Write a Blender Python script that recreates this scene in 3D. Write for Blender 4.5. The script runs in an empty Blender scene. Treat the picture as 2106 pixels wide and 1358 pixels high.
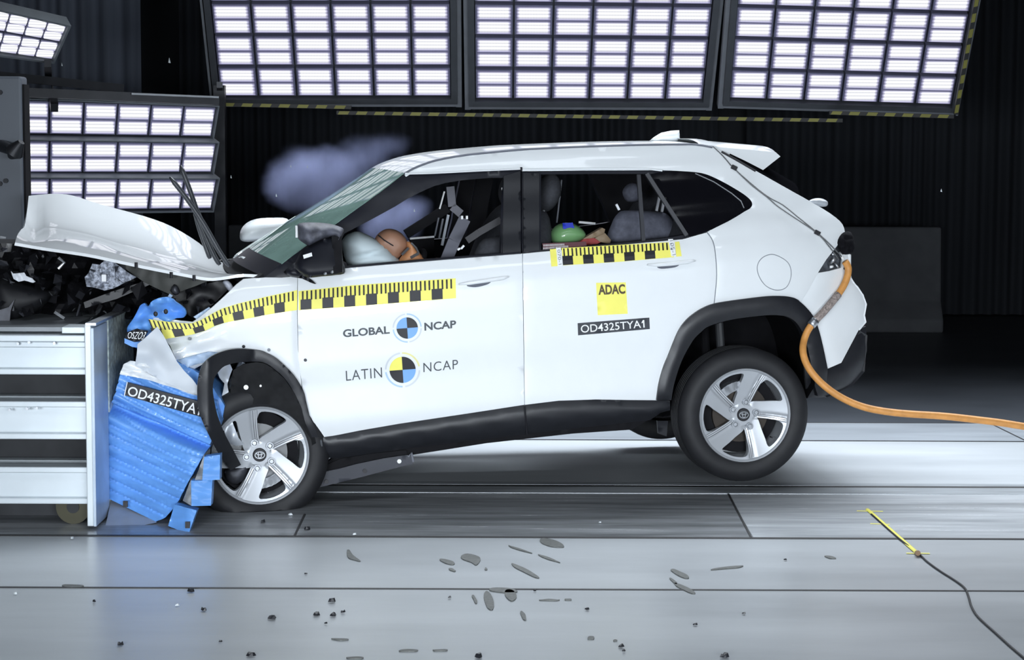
import bpy, math, random
from mathutils import Vector, Matrix, noise
from mathutils.geometry import delaunay_2d_cdt
random.seed(7)
SC = bpy.context.scene
COL = SC.collection
R = math.radians
Z3 = Vector((0, 0, 1))

# ------------------------------------------------------------------ camera
CAM_H, FPX = 1.86, 4300.0
CAM_ROT = (Matrix.Rotation(R(90 - 5.30), 3, 'X') @ Matrix.Rotation(R(0.22), 3, 'Z'))
CAM = Vector((0, 0, CAM_H))
cd = bpy.data.cameras.new('camera')
cd.sensor_width = 36.0
cd.lens = 36.0 * FPX / 2106.0
cd.clip_end = 200
cam = bpy.data.objects.new('camera', cd)
COL.objects.link(cam)
cam.matrix_world = Matrix.Translation(CAM) @ CAM_ROT.to_4x4()
SC.camera = cam

# ------------------------------------------------------------------ world, view
wd = bpy.data.worlds.new('world'); SC.world = wd; wd.use_nodes = True
wd.node_tree.nodes['Background'].inputs[0].default_value = (0.55, 0.65, 0.9, 1)
wd.node_tree.nodes['Background'].inputs[1].default_value = 0.02
vs = SC.view_settings
vs.view_transform = 'Standard'; vs.look = 'None'; vs.exposure = 0.0; vs.gamma = 1.0
vs.use_curve_mapping = False

# ------------------------------------------------------------------ lamps of the hall
def area(name, loc, target, sx, sy, power, col=(0.86, 0.93, 1.0), spread=180):
    l = bpy.data.lights.new(name, 'AREA')
    l.shape = 'RECTANGLE'; l.size = sx; l.size_y = sy; l.energy = power; l.color = col; l.spread = R(spread)
    o = bpy.data.objects.new(name, l); COL.objects.link(o)
    o.location = loc
    o.rotation_euler = (Vector(target) - Vector(loc)).to_track_quat('-Z', 'Y').to_euler()
    return o
# flood banks on the camera side of the lane
area('flood_lamp', (-2.2, -1.6, 1.7), (-0.5, 10.5, 0.25), 3.0, 1.0, 70, spread=54)
area('flood_lamp', (2.4, -1.6, 1.7), (0.5, 10.5, 0.25), 3.0, 1.0, 70, spread=54)
area('flood_lamp', (0.0, 5.6, 5.6), (0.0, 9.6, 0.3), 7.0, 0.8, 34, spread=100)
# rows of overhead strip lamps above the impact point
for i in range(3):
    for j in range(4):
        area('ceiling_lamp', (-0.7 + 2.4 * i, 12.5 + 0.55 * j, 5.2), (-0.7 + 2.4 * i, 11.5 + 0.4 * j, 0), 2.2, 0.45, 27, spread=95)

# ------------------------------------------------------------------ projection helpers (places on real surfaces)
def ray(px, py):
    return CAM_ROT @ Vector(((px - 1053.0) / FPX, -(py - 679.0) / FPX, -1.0))
def at_Y(px, py, Y):
    d = ray(px, py); return CAM + d * (Y / d.y)
def at_Z(px, py, z=0.0):
    d = ray(px, py); return CAM + d * ((z - CAM_H) / d.z)
def at_plane(px, py, p0, n):
    d = ray(px, py); return CAM + d * ((p0 - CAM).dot(n) / d.dot(n))

YAW = R(11.6)
U = Vector((math.cos(YAW), math.sin(YAW), 0))      # along the car, nose to tail
V = Vector((-math.sin(YAW), math.cos(YAW), 0))     # across the car, near side to far side
O = Vector((-1.23, 10.25, 0))
CW = 1.77
def c2w(u, v, z): return O + U * u + V * v + Z3 * z
def carp(px, py, v):
    return at_plane(px, py, O + V * v, V)
def mir(p): return p - V * (2 * ((p - O).dot(V) - CW / 2))

PROF = [(0.0, .10), (.2, .08), (.3, .035), (.42, .012), (.58, .012), (.72, 0), (.92, 0), (1.03, .008), (1.1, .025),
        (1.165, .055), (1.3, .12), (1.5, .205), (1.62, .25), (1.70, .285), (1.74, .33), (1.8, .42), (2.2, .9)]
def wprof(zc):
    for (a, b), (c, d) in zip(PROF, PROF[1:]):
        if zc <= c:
            t = max(0.0, (zc - a) / (c - a)); t2 = t * t * (3 - 2 * t)
            return b + (d - b) * (0.5 * t + 0.5 * t2)
    return PROF[-1][1]
def sidehit(px, py, off=0.0):
    v = 0.0
    for _ in range(7):
        P = carp(px, py, v)
        u = (P - O).dot(U); zc = P.z - 0.0787 * u
        plan = 0.0
        if u > 2.55: plan += 0.36 * (u - 2.55) ** 2
        if u < 0.1: plan += 0.22 * (0.1 - u) ** 2
        v = wprof(zc) + plan - off
    return P
def side(off=0.0): return lambda x, y: sidehit(x, y, off)
def atv(v): return lambda x, y: carp(x, y, v)
def aty(Y): return lambda x, y: at_Y(x, y, Y)
NV = -V
NY = Vector((0, -1, 0))

# ------------------------------------------------------------------ materials
MATS = {}
def pmat(name, col, rough=0.5, metal=0.0, var=0.08, scale=9.0, bump=0.0, coat=0.0, spec=0.5, stretch=(1, 1, 1), trans=0.0, ior=1.45, rvar=0.0):
    if name in MATS: return MATS[name]
    m = bpy.data.materials.new(name); m.use_nodes = True
    nt = m.node_tree; b = nt.nodes['Principled BSDF']
    tc = nt.nodes.new('ShaderNodeTexCoord'); mp = nt.nodes.new('ShaderNodeMapping')
    mp.inputs['Scale'].default_value = stretch
    nt.links.new(tc.outputs['Object'], mp.inputs[0])
    nz = nt.nodes.new('ShaderNodeTexNoise'); nz.inputs['Scale'].default_value = scale; nz.inputs['Detail'].default_value = 5
    nt.links.new(mp.outputs[0], nz.inputs['Vector'])
    rp = nt.nodes.new('ShaderNodeValToRGB')
    lo = [max(0, c * (1 - var)) for c in col]; hi = [min(1, c * (1 + var)) for c in col]
    rp.color_ramp.elements[0].position = 0.3; rp.color_ramp.elements[1].position = 0.7
    rp.color_ramp.elements[0].color = (*lo, 1); rp.color_ramp.elements[1].color = (*hi, 1)
    nt.links.new(nz.outputs['Fac'], rp.inputs[0]); nt.links.new(rp.outputs[0], b.inputs['Base Color'])
    b.inputs['Roughness'].default_value = rough; b.inputs['Metallic'].default_value = metal
    b.inputs['Specular IOR Level'].default_value = spec
    b.inputs['Coat Weight'].default_value = coat; b.inputs['Coat Roughness'].default_value = 0.03
    b.inputs['Transmission Weight'].default_value = trans; b.inputs['IOR'].default_value = ior
    if rvar:
        mr = nt.nodes.new('ShaderNodeMapRange'); mr.inputs[3].default_value = max(0.02, rough - rvar); mr.inputs[4].default_value = min(1, rough + rvar)
        nt.links.new(nz.outputs['Fac'], mr.inputs[0]); nt.links.new(mr.outputs[0], b.inputs['Roughness'])
    if bump:
        bp = nt.nodes.new('ShaderNodeBump'); bp.inputs['Strength'].default_value = bump; bp.inputs['Distance'].default_value = 0.01
        nt.links.new(nz.outputs['Fac'], bp.inputs['Height']); nt.links.new(bp.outputs[0], b.inputs['Normal'])
    MATS[name] = m
    return m
WHITE = pmat('white_paint', (.80, .83, .85), .35, coat=.8, var=.01)
PLASTIC = pmat('black_cladding', (.014, .015, .019), .42, var=.1, scale=30)
GLOSSBLK = pmat('gloss_black', (.011, .012, .018), .42, spec=.35, var=.1)
DARK = pmat('dark_trim', (.010, .010, .012), .8, var=.2, spec=.2)
SEATM = pmat('seat_fabric', (.035, .037, .045), .85, var=.2, scale=60)
GREYTRIM = pmat('grey_trim', (.16, .17, .20), .6, var=.1)
RUBBER = pmat('tyre_rubber', (.011, .0115, .014), .62, var=.2, scale=20)
ALLOY = pmat('alloy_silver', (.42, .44, .47), .38, metal=.3, var=.03)
ALLOYG = pmat('alloy_grey', (.40, .42, .45), .35, metal=.8, var=.04)
STEEL = pmat('brushed_steel', (.45, .47, .50), .35, metal=.9, var=.12, scale=14)
RUST = pmat('brake_iron', (.05, .042, .036), .55, metal=.6, var=.25)
BLACK = pmat('black_ink', (.012, .012, .016), .5, var=.1)
BLUEINK = pmat('blue_ink', (.20, .42, .85), .5, var=.03)
PALEBLUE = pmat('pale_blue_ink', (.42, .58, .75), .5, var=.03)
YELLOW = pmat('yellow_tape', (.90, .84, .16), .5, var=.03)
WHITEINK = pmat('white_ink', (.85, .86, .87), .5, var=.02)
BROWNINK = pmat('brown_ink', (.07, .045, .02), .5, var=.05)
PALEYEL = pmat('pale_yellow_ink', (.80, .76, .35), .5, var=.03)
GLASSDK = pmat('privacy_glass', (.005, .005, .007), .12, spec=.25, var=.1)
FOAM = pmat('foam_black', (.008, .008, .010), .95, spec=.1, var=.4, scale=30)
GAPM = pmat('panel_gap', (.25, .27, .30), .7)
DOTM = pmat('fastener_grey', (.09, .09, .10), .6)

def wind_mat():
    m = bpy.data.materials.new('windscreen_glass'); m.use_nodes = True
    nt = m.node_tree; nt.nodes.clear()
    out = nt.nodes.new('ShaderNodeOutputMaterial')
    tr = nt.nodes.new('ShaderNodeBsdfTransparent'); tr.inputs[0].default_value = (.42, .66, .58, 1)
    df = nt.nodes.new('ShaderNodeBsdfDiffuse'); df.inputs[0].default_value = (.42, .66, .58, 1)
    gl = nt.nodes.new('ShaderNodeBsdfGlossy'); gl.inputs['Roughness'].default_value = .03
    nz = nt.nodes.new('ShaderNodeTexNoise'); nz.inputs['Scale'].default_value = 6; nz.inputs['Detail'].default_value = 6
    tc = nt.nodes.new('ShaderNodeTexCoord'); nt.links.new(tc.outputs['Object'], nz.inputs['Vector'])
    mr = nt.nodes.new('ShaderNodeMapRange'); mr.inputs[3].default_value = .30; mr.inputs[4].default_value = .62
    nt.links.new(nz.outputs['Fac'], mr.inputs[0])
    mx = nt.nodes.new('ShaderNodeMixShader'); nt.links.new(mr.outputs[0], mx.inputs[0])
    nt.links.new(tr.outputs[0], mx.inputs[1]); nt.links.new(df.outputs[0], mx.inputs[2])
    fr = nt.nodes.new('ShaderNodeFresnel'); fr.inputs[0].default_value = 2.3
    m2 = nt.nodes.new('ShaderNodeMixShader'); nt.links.new(fr.outputs[0], m2.inputs[0])
    nt.links.new(mx.outputs[0], m2.inputs[1]); nt.links.new(gl.outputs[0], m2.inputs[2])
    nt.links.new(m2.outputs[0], out.inputs[0])
    return m
WINDM = wind_mat()

# ------------------------------------------------------------------ object helpers
WLOC = {}
def put(o, parent, loc):
    COL.objects.link(o)
    if parent is not None:
        o.parent = parent
        o.location = loc - WLOC[parent.name]
    else:
        o.location = loc
    WLOC[o.name] = loc.copy()
    return o
def tag(o, label=None, cat=None, group=None, kind=None):
    if label: o['label'] = label
    if cat: o['category'] = cat
    if group: o['group'] = group
    if kind: o['kind'] = kind
    return o
def thing(name, loc, label, cat, group=None):
    o = bpy.data.objects.new(name, None); o.empty_display_size = .1
    put(o, None, Vector(loc)); return tag(o, label, cat, group)
class MB:
    def __init__(s): s.v = []; s.f = []; s.m = []
    def add(s, vs, fs, mi=0):
        b = len(s.v); s.v += [Vector(x) for x in vs]
        for f in fs: s.f.append([i + b for i in f]); s.m.append(mi)
        return s
    def box(s, c, sx, sy, sz, ax=None, mi=0):
        c = Vector(c); ax = ax or (Vector((1, 0, 0)), Vector((0, 1, 0)), Z3)
        vs = [c + ax[0] * (sx / 2 * i) + ax[1] * (sy / 2 * j) + ax[2] * (sz / 2 * k) for k in (-1, 1) for j in (-1, 1) for i in (-1, 1)]
        return s.add(vs, [(0, 2, 3, 1), (4, 5, 7, 6), (0, 1, 5, 4), (2, 6, 7, 3), (0, 4, 6, 2), (1, 3, 7, 5)], mi)
    def bar(s, a, b, w, h, up=Z3, mi=0):
        a = Vector(a); b = Vector(b); d = (b - a); L = d.length; d.normalize()
        side_ = d.cross(up)
        if side_.length < 1e-4: side_ = d.cross(Vector((1, 0, 0)))
        side_.normalize(); u2 = side_.cross(d)
        return s.box((a + b) / 2, L, w, h, (d, side_, u2), mi)
    def tube(s, pts, r, n=10, mi=0, cap=True):
        pts = [Vector(p) for p in pts]; rings = []
        prev = None
        for i, p in enumerate(pts):
            d = (pts[min(i + 1, len(pts) - 1)] - pts[max(i - 1, 0)]).normalized()
            if prev is None:
                x = d.orthogonal().normalized()
            else:
                x = (prev - d * prev.dot(d)).normalized()
            prev = x; y = d.cross(x)
            rr = r[i] if isinstance(r, (list, tuple)) else r
            rings.append([p + x * (rr * math.cos(2 * math.pi * k / n)) + y * (rr * math.sin(2 * math.pi * k / n)) for k in range(n)])
        fs = []
        for i in range(len(pts) - 1):
            for k in range(n):
                fs.append((i * n + k, i * n + (k + 1) % n, (i + 1) * n + (k + 1) % n, (i + 1) * n + k))
        if cap:
            fs.append(tuple(range(n - 1, -1, -1))); fs.append(tuple((len(pts) - 1) * n + k for k in range(n)))
        return s.add([v for r_ in rings for v in r_], fs, mi)
    def cyl(s, c, axis, r, h, n=24, mi=0):
        c = Vector(c); a = Vector(axis).normalized()
        return s.tube([c - a * h / 2, c + a * h / 2], r, n, mi)
    def ball(s, c, rx, ry, rz, ax=None, n=16, m=10, mi=0):
        c = Vector(c); ax = ax or (Vector((1, 0, 0)), Vector((0, 1, 0)), Z3)
        vs = []; fs = []
        for i in range(m + 1):
            th = math.pi * i / m
            for k in range(n):
                ph = 2 * math.pi * k / n
                vs.append(c + ax[0] * (rx * math.sin(th) * math.cos(ph)) + ax[1] * (ry * math.sin(th) * math.sin(ph)) + ax[2] * (rz * math.cos(th)))
        for i in range(m):
            for k in range(n):
                fs.append((i * n + k, (i + 1) * n + k, (i + 1) * n + (k + 1) % n, i * n + (k + 1) % n))
        return s.add(vs, fs, mi)
    def prism(s, poly, ext, mi=0):
        """poly: 3D points (planar), ext: extrusion vector"""
        n = len(poly); poly = [Vector(p) for p in poly]; ext = Vector(ext)
        vs = poly + [p + ext for p in poly]
        fs = [tuple(range(n)), tuple(range(2 * n - 1, n - 1, -1))]
        fs += [(i + n, (i + 1) % n + n, (i + 1) % n, i) for i in range(n)]
        return s.add(vs, fs, mi)
    def build(s, name, mats, parent=None, smooth=False, angle=None, label=None, bevel=0):
        if not isinstance(mats, (list, tuple)): mats = [mats]
        c = Vector((0, 0, 0))
        if s.v:
            lo = Vector([min(v[i] for v in s.v) for i in range(3)]); hi = Vector([max(v[i] for v in s.v) for i in range(3)])
            c = Vector(((lo.x + hi.x) / 2, (lo.y + hi.y) / 2, lo.z if parent is None else (lo.z + hi.z) / 2))
        me = bpy.data.meshes.new(name)
        me.from_pydata([v - c for v in s.v], [], s.f)
        for m in mats: me.materials.append(m)
        if len(mats) > 1: me.polygons.foreach_set('material_index', s.m)
        if smooth:
            me.polygons.foreach_set('use_smooth', [True] * len(me.polygons))
        me.update()
        if angle is not None:
            me.polygons.foreach_set('use_smooth', [True] * len(me.polygons))
            me.set_sharp_from_angle(angle=R(angle))
        o = bpy.data.objects.new(name, me)
        put(o, parent, c)
        if bevel:
            bv = o.modifiers.new('bevel', 'BEVEL'); bv.width = bevel; bv.segments = 2; bv.limit_method = 'ANGLE'
        if label: o['label'] = label
        return o

def cr(pts, n=5):
    """Catmull-Rom through open list of 2D points"""
    out = []
    P = [pts[0]] + list(pts) + [pts[-1]]
    for i in range(1, len(P) - 2):
        p0, p1, p2, p3 = P[i - 1], P[i], P[i + 1], P[i + 2]
        for k in range(n):
            t = k / n
            out.append(tuple(0.5 * ((2 * p1[j]) + (-p0[j] + p2[j]) * t + (2 * p0[j] - 5 * p1[j] + 4 * p2[j] - p3[j]) * t * t + (-p0[j] + 3 * p1[j] - 3 * p2[j] + p3[j]) * t ** 3) for j in range(len(p1))))
    out.append(tuple(pts[-1]))
    return out
def closed(pts, n=5):
    m = len(pts)
    q = cr([pts[-1]] + list(pts) + [pts[0], pts[1]], n)
    return q[n:n + m * n]
def dens(poly, step):
    out = []
    n = len(poly)
    for i in range(n):
        a = poly[i]; b = poly[(i + 1) % n]
        L = math.hypot(b[0] - a[0], b[1] - a[1]); k = max(1, int(math.ceil(L / step)))
        for j in range(k): out.append((a[0] + (b[0] - a[0]) * j / k, a[1] + (b[1] - a[1]) * j / k))
    return out
def pip(x, y, poly):
    c = False; j = len(poly) - 1
    for i in range(len(poly)):
        xi, yi = poly[i]; xj, yj = poly[j]
        if (yi > y) != (yj > y) and x < (xj - xi) * (y - yi) / (yj - yi) + xi: c = not c
        j = i
    return c
def bdist(x, y, loops):
    best = 1e9
    for poly in loops:
        for i in range(len(poly)):
            ax, ay = poly[i]; bx, by = poly[(i + 1) % len(poly)]
            dx, dy = bx - ax, by - ay; L2 = dx * dx + dy * dy
            t = 0 if L2 == 0 else max(0, min(1, ((x - ax) * dx + (y - ay) * dy) / L2))
            d = (x - ax - t * dx) ** 2 + (y - ay - t * dy) ** 2
            if d < best: best = d
    return math.sqrt(best)
def tri2d(poly, holes, step):
    loops = [dens(poly, step)] + [dens(h, step) for h in holes]
    vs = []; es = []; tagb = []
    for lp in loops:
        b = len(vs); n = len(lp)
        vs += lp; es += [(b + i, b + (i + 1) % n) for i in range(n)]
    nb = len(vs)
    x0 = min(p[0] for p in loops[0]); x1 = max(p[0] for p in loops[0]); y0 = min(p[1] for p in loops[0]); y1 = max(p[1] for p in loops[0])
    y = y0 + step / 2; row = 0
    while y < y1:
        x = x0 + (step / 2 if row % 2 else 0.1 * step)
        while x < x1:
            if pip(x, y, loops[0]) and not any(pip(x, y, h) for h in loops[1:]) and bdist(x, y, loops) > step * .45:
                vs.append((x, y))
            x += step
        y += step * .9; row += 1
    r = delaunay_2d_cdt([Vector(v) for v in vs], es, [], 0, 1e-5)
    V2 = [tuple(v) for v in r[0]]; T = []
    for f in r[2]:
        cx = sum(V2[i][0] for i in f) / len(f); cy = sum(V2[i][1] for i in f) / len(f)
        if pip(cx, cy, loops[0]) and not any(pip(cx, cy, h) for h in loops[1:]): T.append(list(f))
    cnt = {}
    for f in T:
        for i in range(len(f)):
            a, b = f[i], f[(i + 1) % len(f)]
            cnt[(min(a, b), max(a, b))] = cnt.get((min(a, b), max(a, b)), 0) + 1
    bnd = [e for e, c in cnt.items() if c == 1]
    return V2, T, bnd, loops
def orient(vs, f, N):
    a, b, c = vs[f[0]], vs[f[1]], vs[f[2]]
    return list(f) if (b - a).cross(c - a).dot(N) >= 0 else list(reversed(f))
def panel(name, poly, mp, N, mats, parent, holes=(), thick=.02, step=14, rnd=0.0, rr=10.0, disp=None, mirrored=False, smooth=True, label=None, mb=None):
    """sheet with real thickness: poly (outline), mp maps it onto its surface, N the outward direction"""
    V2, T, bnd, loops = tri2d(poly, holes, step)
    P = []
    for x, y in V2:
        p = mp(x, y)
        o = 0.0
        if rnd: o -= rnd * math.exp(-bdist(x, y, loops) / rr)
        if disp: o += disp(x, y)
        P.append(p + N * o)
    NN = N
    if mirrored:
        P = [mir(p) for p in P]; NN = N - V * (2 * N.dot(V))
    m = mb or MB()
    B = [p - NN * thick for p in P]
    m.add(P, [orient(P, f, NN) for f in T], 0)
    if thick > 0:
        nm = 1 if (isinstance(mats, (list, tuple)) and len(mats) > 1) else 0
        m.add(B, [orient(B, f, -NN) for f in T], nm)
        for a, b in bnd:
            m.add([P[a], P[b], B[b], B[a]], [(0, 1, 2, 3)], 0)
    if mb is not None: return None
    return m.build(name, mats, parent, smooth=smooth, label=label)
def pillow(name, poly, mp, N, T1, T2, mats, parent, step=8, power=.5, disp=None, label=None, dm=None):
    """closed cushion: outline inflated to both sides"""
    V2, T, bnd, loops = tri2d(poly, [], step)
    D = [bdist(x, y, loops) for x, y in V2]; mx = dm or max(D)
    bset = set(i for e in bnd for i in e)
    P = [mp(x, y) for x, y in V2]
    m = MB(); F_ = []; Bk = []
    for i, p in enumerate(P):
        t = min(1, D[i] / mx) if i not in bset else 0
        k = (1 - (1 - t) ** 2) ** power
        dd = disp(*V2[i]) * min(1, t * 3) if disp else 0
        F_.append(p + N * (T1 * k + dd)); Bk.append(p - N * T2 * k)
    idx = {}
    vs = list(F_); back = {}
    for i in range(len(P)):
        if i in bset: back[i] = i
        else: back[i] = len(vs); vs.append(Bk[i])
    fs = [orient(F_, f, N) for f in T]
    fs += [[back[i] for i in reversed(orient(F_, f, N))] for f in T]
    m.add(vs, fs)
    return m.build(name, mats, parent, smooth=True, label=label)
def loft(name, near, disp, n, mats, parent, thick=.02, label=None, expo=2.2):
    """sheet from a near-side edge to its mirror image across the car"""
    rows = []
    for p in near:
        q = mir(p); d = disp(p) if callable(disp) else disp
        rows.append([p.lerp(q, k / n) + d * (1 - abs(2 * k / n - 1) ** expo) for k in range(n + 1)])
    return grid(name, rows, mats, parent, thick, label)
def grid(name, rows, mats, parent, thick=.02, label=None, up=None):
    n = len(rows[0]); m = MB()
    P = [p for r_ in rows for p in r_]
    nr = [Vector((0, 0, 0)) for _ in P]; fs = []
    for i in range(len(rows) - 1):
        for k in range(n - 1):
            f = (i * n + k, (i + 1) * n + k, (i + 1) * n + k + 1, i * n + k + 1); fs.append(f)
            nn = (P[f[2]] - P[f[0]]).cross(P[f[3]] - P[f[1]])
            for j in f: nr[j] += nn
    for v in nr:
        if v.length > 0: v.normalize()
    m.add(P, fs, 0)
    if thick:
        B = [p - q * thick for p, q in zip(P, nr)]
        nm = 1 if isinstance(mats, (list, tuple)) and len(mats) > 1 else 0
        m.add(B, [tuple(reversed(f)) for f in fs], nm)
        edge = [k for k in range(n)] + [i * n + n - 1 for i in range(1, len(rows))] + [(len(rows) - 1) * n + k for k in range(n - 2, -1, -1)] + [i * n for i in range(len(rows) - 2, 0, -1)]
        for a, b in zip(edge, edge[1:] + edge[:1]):
            m.add([P[a], P[b], B[b], B[a]], [(0, 1, 2, 3)], 0)
    return m.build(name, mats, parent, smooth=True, label=label)
def text(name, s, quad, mp, N, m, parent, bold=0.0, up=.0008, spacing=1.0, label=None):
    one = s.endswith('A1'); q0 = quad
    if one:
        s = s[:-1]; k_ = .915; tl, tr, br, bl = quad
        quad = [tl, (tl[0] + (tr[0] - tl[0]) * k_, tl[1] + (tr[1] - tl[1]) * k_), (bl[0] + (br[0] - bl[0]) * k_, bl[1] + (br[1] - bl[1]) * k_), bl]
    cu = bpy.data.curves.new('t', 'FONT'); cu.body = s; cu.offset = bold; cu.resolution_u = 4; cu.space_character = spacing
    to = bpy.data.objects.new('t', cu); COL.objects.link(to)
    dg = bpy.context.evaluated_depsgraph_get(); dg.update()
    me = bpy.data.meshes.new_from_object(to.evaluated_get(dg))
    xs = [v.co.x for v in me.vertices]; ys = [v.co.y for v in me.vertices]
    x0, x1, y0, y1 = min(xs), max(xs), min(ys), max(ys)
    tl, tr, br, bl = quad
    P = []
    for v in me.vertices:
        a = (v.co.x - x0) / (x1 - x0); b = (y1 - v.co.y) / (y1 - y0)
        x = (tl[0] * (1 - a) + tr[0] * a) * (1 - b) + (bl[0] * (1 - a) + br[0] * a) * b
        y = (tl[1] * (1 - a) + tr[1] * a) * (1 - b) + (bl[1] * (1 - a) + br[1] * a) * b
        P.append(mp(x, y) + N * up)
    b = MB(); b.add(P, [orient(P, list(p.vertices), N) for p in me.polygons])
    if one:
        G = [(.10, .28), (.34, .0), (.62, .0), (.62, 1), (.36, 1), (.36, .30), (.10, .44)]; G = [(.92 + .08 * a, b_) for a, b_ in G]
        Q_ = []
        for a, b_ in G:
            x = (q0[0][0] * (1 - a) + q0[1][0] * a) * (1 - b_) + (q0[3][0] * (1 - a) + q0[2][0] * a) * b_
            y = (q0[0][1] * (1 - a) + q0[1][1] * a) * (1 - b_) + (q0[3][1] * (1 - a) + q0[2][1] * a) * b_
            Q_.append(mp(x, y) + N * up)
        b.add(Q_, [orient(Q_, (0, 1, 5, 6), N), orient(Q_, (1, 2, 3, 4, 5), N)])
    bpy.data.objects.remove(to); bpy.data.curves.remove(cu); bpy.data.meshes.remove(me)
    return b.build(name, m, parent, label=label)
def struct(o): o['kind'] = 'structure'; return o

# ================================================================== THE HALL
def floor_mat():
    m = bpy.data.materials.new('painted_concrete'); m.use_nodes = True
    nt = m.node_tree; b = nt.nodes['Principled BSDF']; L = nt.links.new
    tc = nt.nodes.new('ShaderNodeTexCoord')
    mp = nt.nodes.new('ShaderNodeMapping'); mp.inputs['Scale'].default_value = (.35, 1.6, 1); L(tc.outputs['Object'], mp.inputs[0])
    n1 = nt.nodes.new('ShaderNodeTexNoise'); n1.inputs['Scale'].default_value = 1.3; n1.inputs['Detail'].default_value = 7; n1.inputs['Roughness'].default_value = .6; L(mp.outputs[0], n1.inputs['Vector'])
    rp = nt.nodes.new('ShaderNodeValToRGB'); rp.color_ramp.elements[0].position = .32; rp.color_ramp.elements[1].position = .72
    rp.color_ramp.elements[0].color = (.40, .425, .45, 1); rp.color_ramp.elements[1].color = (.54, .57, .60, 1)
    L(n1.outputs['Fac'], rp.inputs[0]); L(rp.outputs[0], b.inputs['Base Color'])
    mr = nt.nodes.new('ShaderNodeMapRange'); mr.inputs[3].default_value = .24; mr.inputs[4].default_value = .36; L(n1.outputs['Fac'], mr.inputs[0]); L(mr.outputs[0], b.inputs['Roughness'])
    b.inputs['Specular IOR Level'].default_value = .5
    return m
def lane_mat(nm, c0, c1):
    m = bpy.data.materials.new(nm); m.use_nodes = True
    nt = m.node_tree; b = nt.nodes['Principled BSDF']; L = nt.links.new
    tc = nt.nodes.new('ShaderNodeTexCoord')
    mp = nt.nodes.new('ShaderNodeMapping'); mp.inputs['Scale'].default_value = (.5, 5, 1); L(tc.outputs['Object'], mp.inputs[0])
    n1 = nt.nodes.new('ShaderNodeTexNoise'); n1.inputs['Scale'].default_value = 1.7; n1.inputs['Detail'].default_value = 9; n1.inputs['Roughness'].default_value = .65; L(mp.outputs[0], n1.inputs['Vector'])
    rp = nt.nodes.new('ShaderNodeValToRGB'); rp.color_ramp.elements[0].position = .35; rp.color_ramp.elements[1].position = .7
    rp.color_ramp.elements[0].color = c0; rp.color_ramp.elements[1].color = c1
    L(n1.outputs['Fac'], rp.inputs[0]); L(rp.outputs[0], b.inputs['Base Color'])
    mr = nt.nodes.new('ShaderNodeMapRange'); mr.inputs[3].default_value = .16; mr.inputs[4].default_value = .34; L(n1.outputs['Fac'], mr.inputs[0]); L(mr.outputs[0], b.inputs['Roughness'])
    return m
FLOORM, LANEM, LANEB = floor_mat(), lane_mat('shaded_steel_lane', (.17, .18, .19, 1), (.42, .44, .465, 1)), lane_mat('lit_steel_lane', (.42, .445, .47, 1), (.66, .69, .73, 1))  # car's shadow painted into the lane colour: darker left plate, lighter right
def gY(py): return at_Z(1053, py).y
GY = {k: gY(k) for k in (868, 905, 1000, 1015, 1106, 1213)}
XL, XR, YB, YF = -9.0, 9.0, 22.2, -3.0
fl = struct(MB().box((0, (YB + YF) / 2, -.05), XR - XL + .2, YB - YF + .2, .1).build('floor', FLOORM)); fl.location.z = -.1
# steel lane plates let into the floor, and the guide rail slot
def slab(name, y0, y1, m, top=.002, x0=XL, x1=XR):
    return struct(MB().box(((x0 + x1) / 2, (y0 + y1) / 2, top - .01), x1 - x0, y1 - y0, .02).build(name, m))
STEELFL = pmat('rail_steel', (.42, .45, .48), .3, metal=.15, var=.25, scale=3, stretch=(.6, 8, 1))
SLOT = pmat('rail_slot', (.02, .02, .022), .6)
slab('trim_12', GY[868], YB - .01, pmat('dark_floor_paint', (.05, .056, .066), .4, var=.12, scale=1.5, rvar=.08), .0025)
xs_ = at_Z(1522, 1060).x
slab('trim_14', GY[905], GY[868], pmat('grey_floor_strip', (.29, .315, .345), .32, var=.12, scale=2, stretch=(.5, 3, 1), rvar=.06), .0025)
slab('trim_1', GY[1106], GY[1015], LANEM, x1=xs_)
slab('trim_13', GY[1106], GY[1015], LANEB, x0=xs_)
slab('trim_2', GY[1015], GY[1000] - .03, STEELFL, .004)
slab('trim_3', GY[1000] - .03, GY[1000] + .025, SLOT, .003)
slab('trim_4', GY[1000] + .025, GY[1000] + .10, STEELFL, .004)
for k, (yy, w) in enumerate(((GY[868], .022), (GY[905], .018), (GY[1106], .03), (GY[1213], .014))):
    slab('trim_%d' % (5 + k), yy - w / 2, yy + w / 2, SLOT, .0035)
for k, (a, b) in enumerate((((1498, 1016), (1545, 1106)), ((627, 1058), (605, 1104)), ((2030, 868), (2120, 912)))):
    p, q = at_Z(*a, .0035), at_Z(*b, .0035)
    struct(MB().bar(p, q, .010, .003).build('trim_%d' % (9 + k), SLOT))
WALLM = pmat('black_wall', (.02, .0225, .028), .8, var=.2, scale=1.5, stretch=(2, 2, .2))
CURTM = pmat('black_curtain', (.022, .025, .032), .85, var=.25, scale=3, stretch=(3, 3, .15))
GREYC = pmat('grey_curtain', (.10, .115, .15), .8, var=.22, scale=3, stretch=(4, 4, .1))
CEILM = pmat('dark_ceiling', (.02, .02, .024), .8)
CEIL = 6.4
struct(MB().box((0, YB + .05, CEIL / 2), XR - XL, .1, CEIL).build('wall_back', WALLM))
struct(MB().box((XL - .05, (YB + YF) / 2, CEIL / 2), .1, YB - YF, CEIL).build('wall_left', WALLM))
struct(MB().box((XR + .05, (YB + YF) / 2, CEIL / 2), .1, YB - YF, CEIL).build('wall_right', WALLM))
struct(MB().box((0, YF - .05, CEIL / 2), XR - XL, .1, CEIL).build('wall_front', WALLM))
struct(MB().box((0, (YB + YF) / 2, CEIL + .05), XR - XL, YB - YF, .1).build('ceiling', CEILM))
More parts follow.
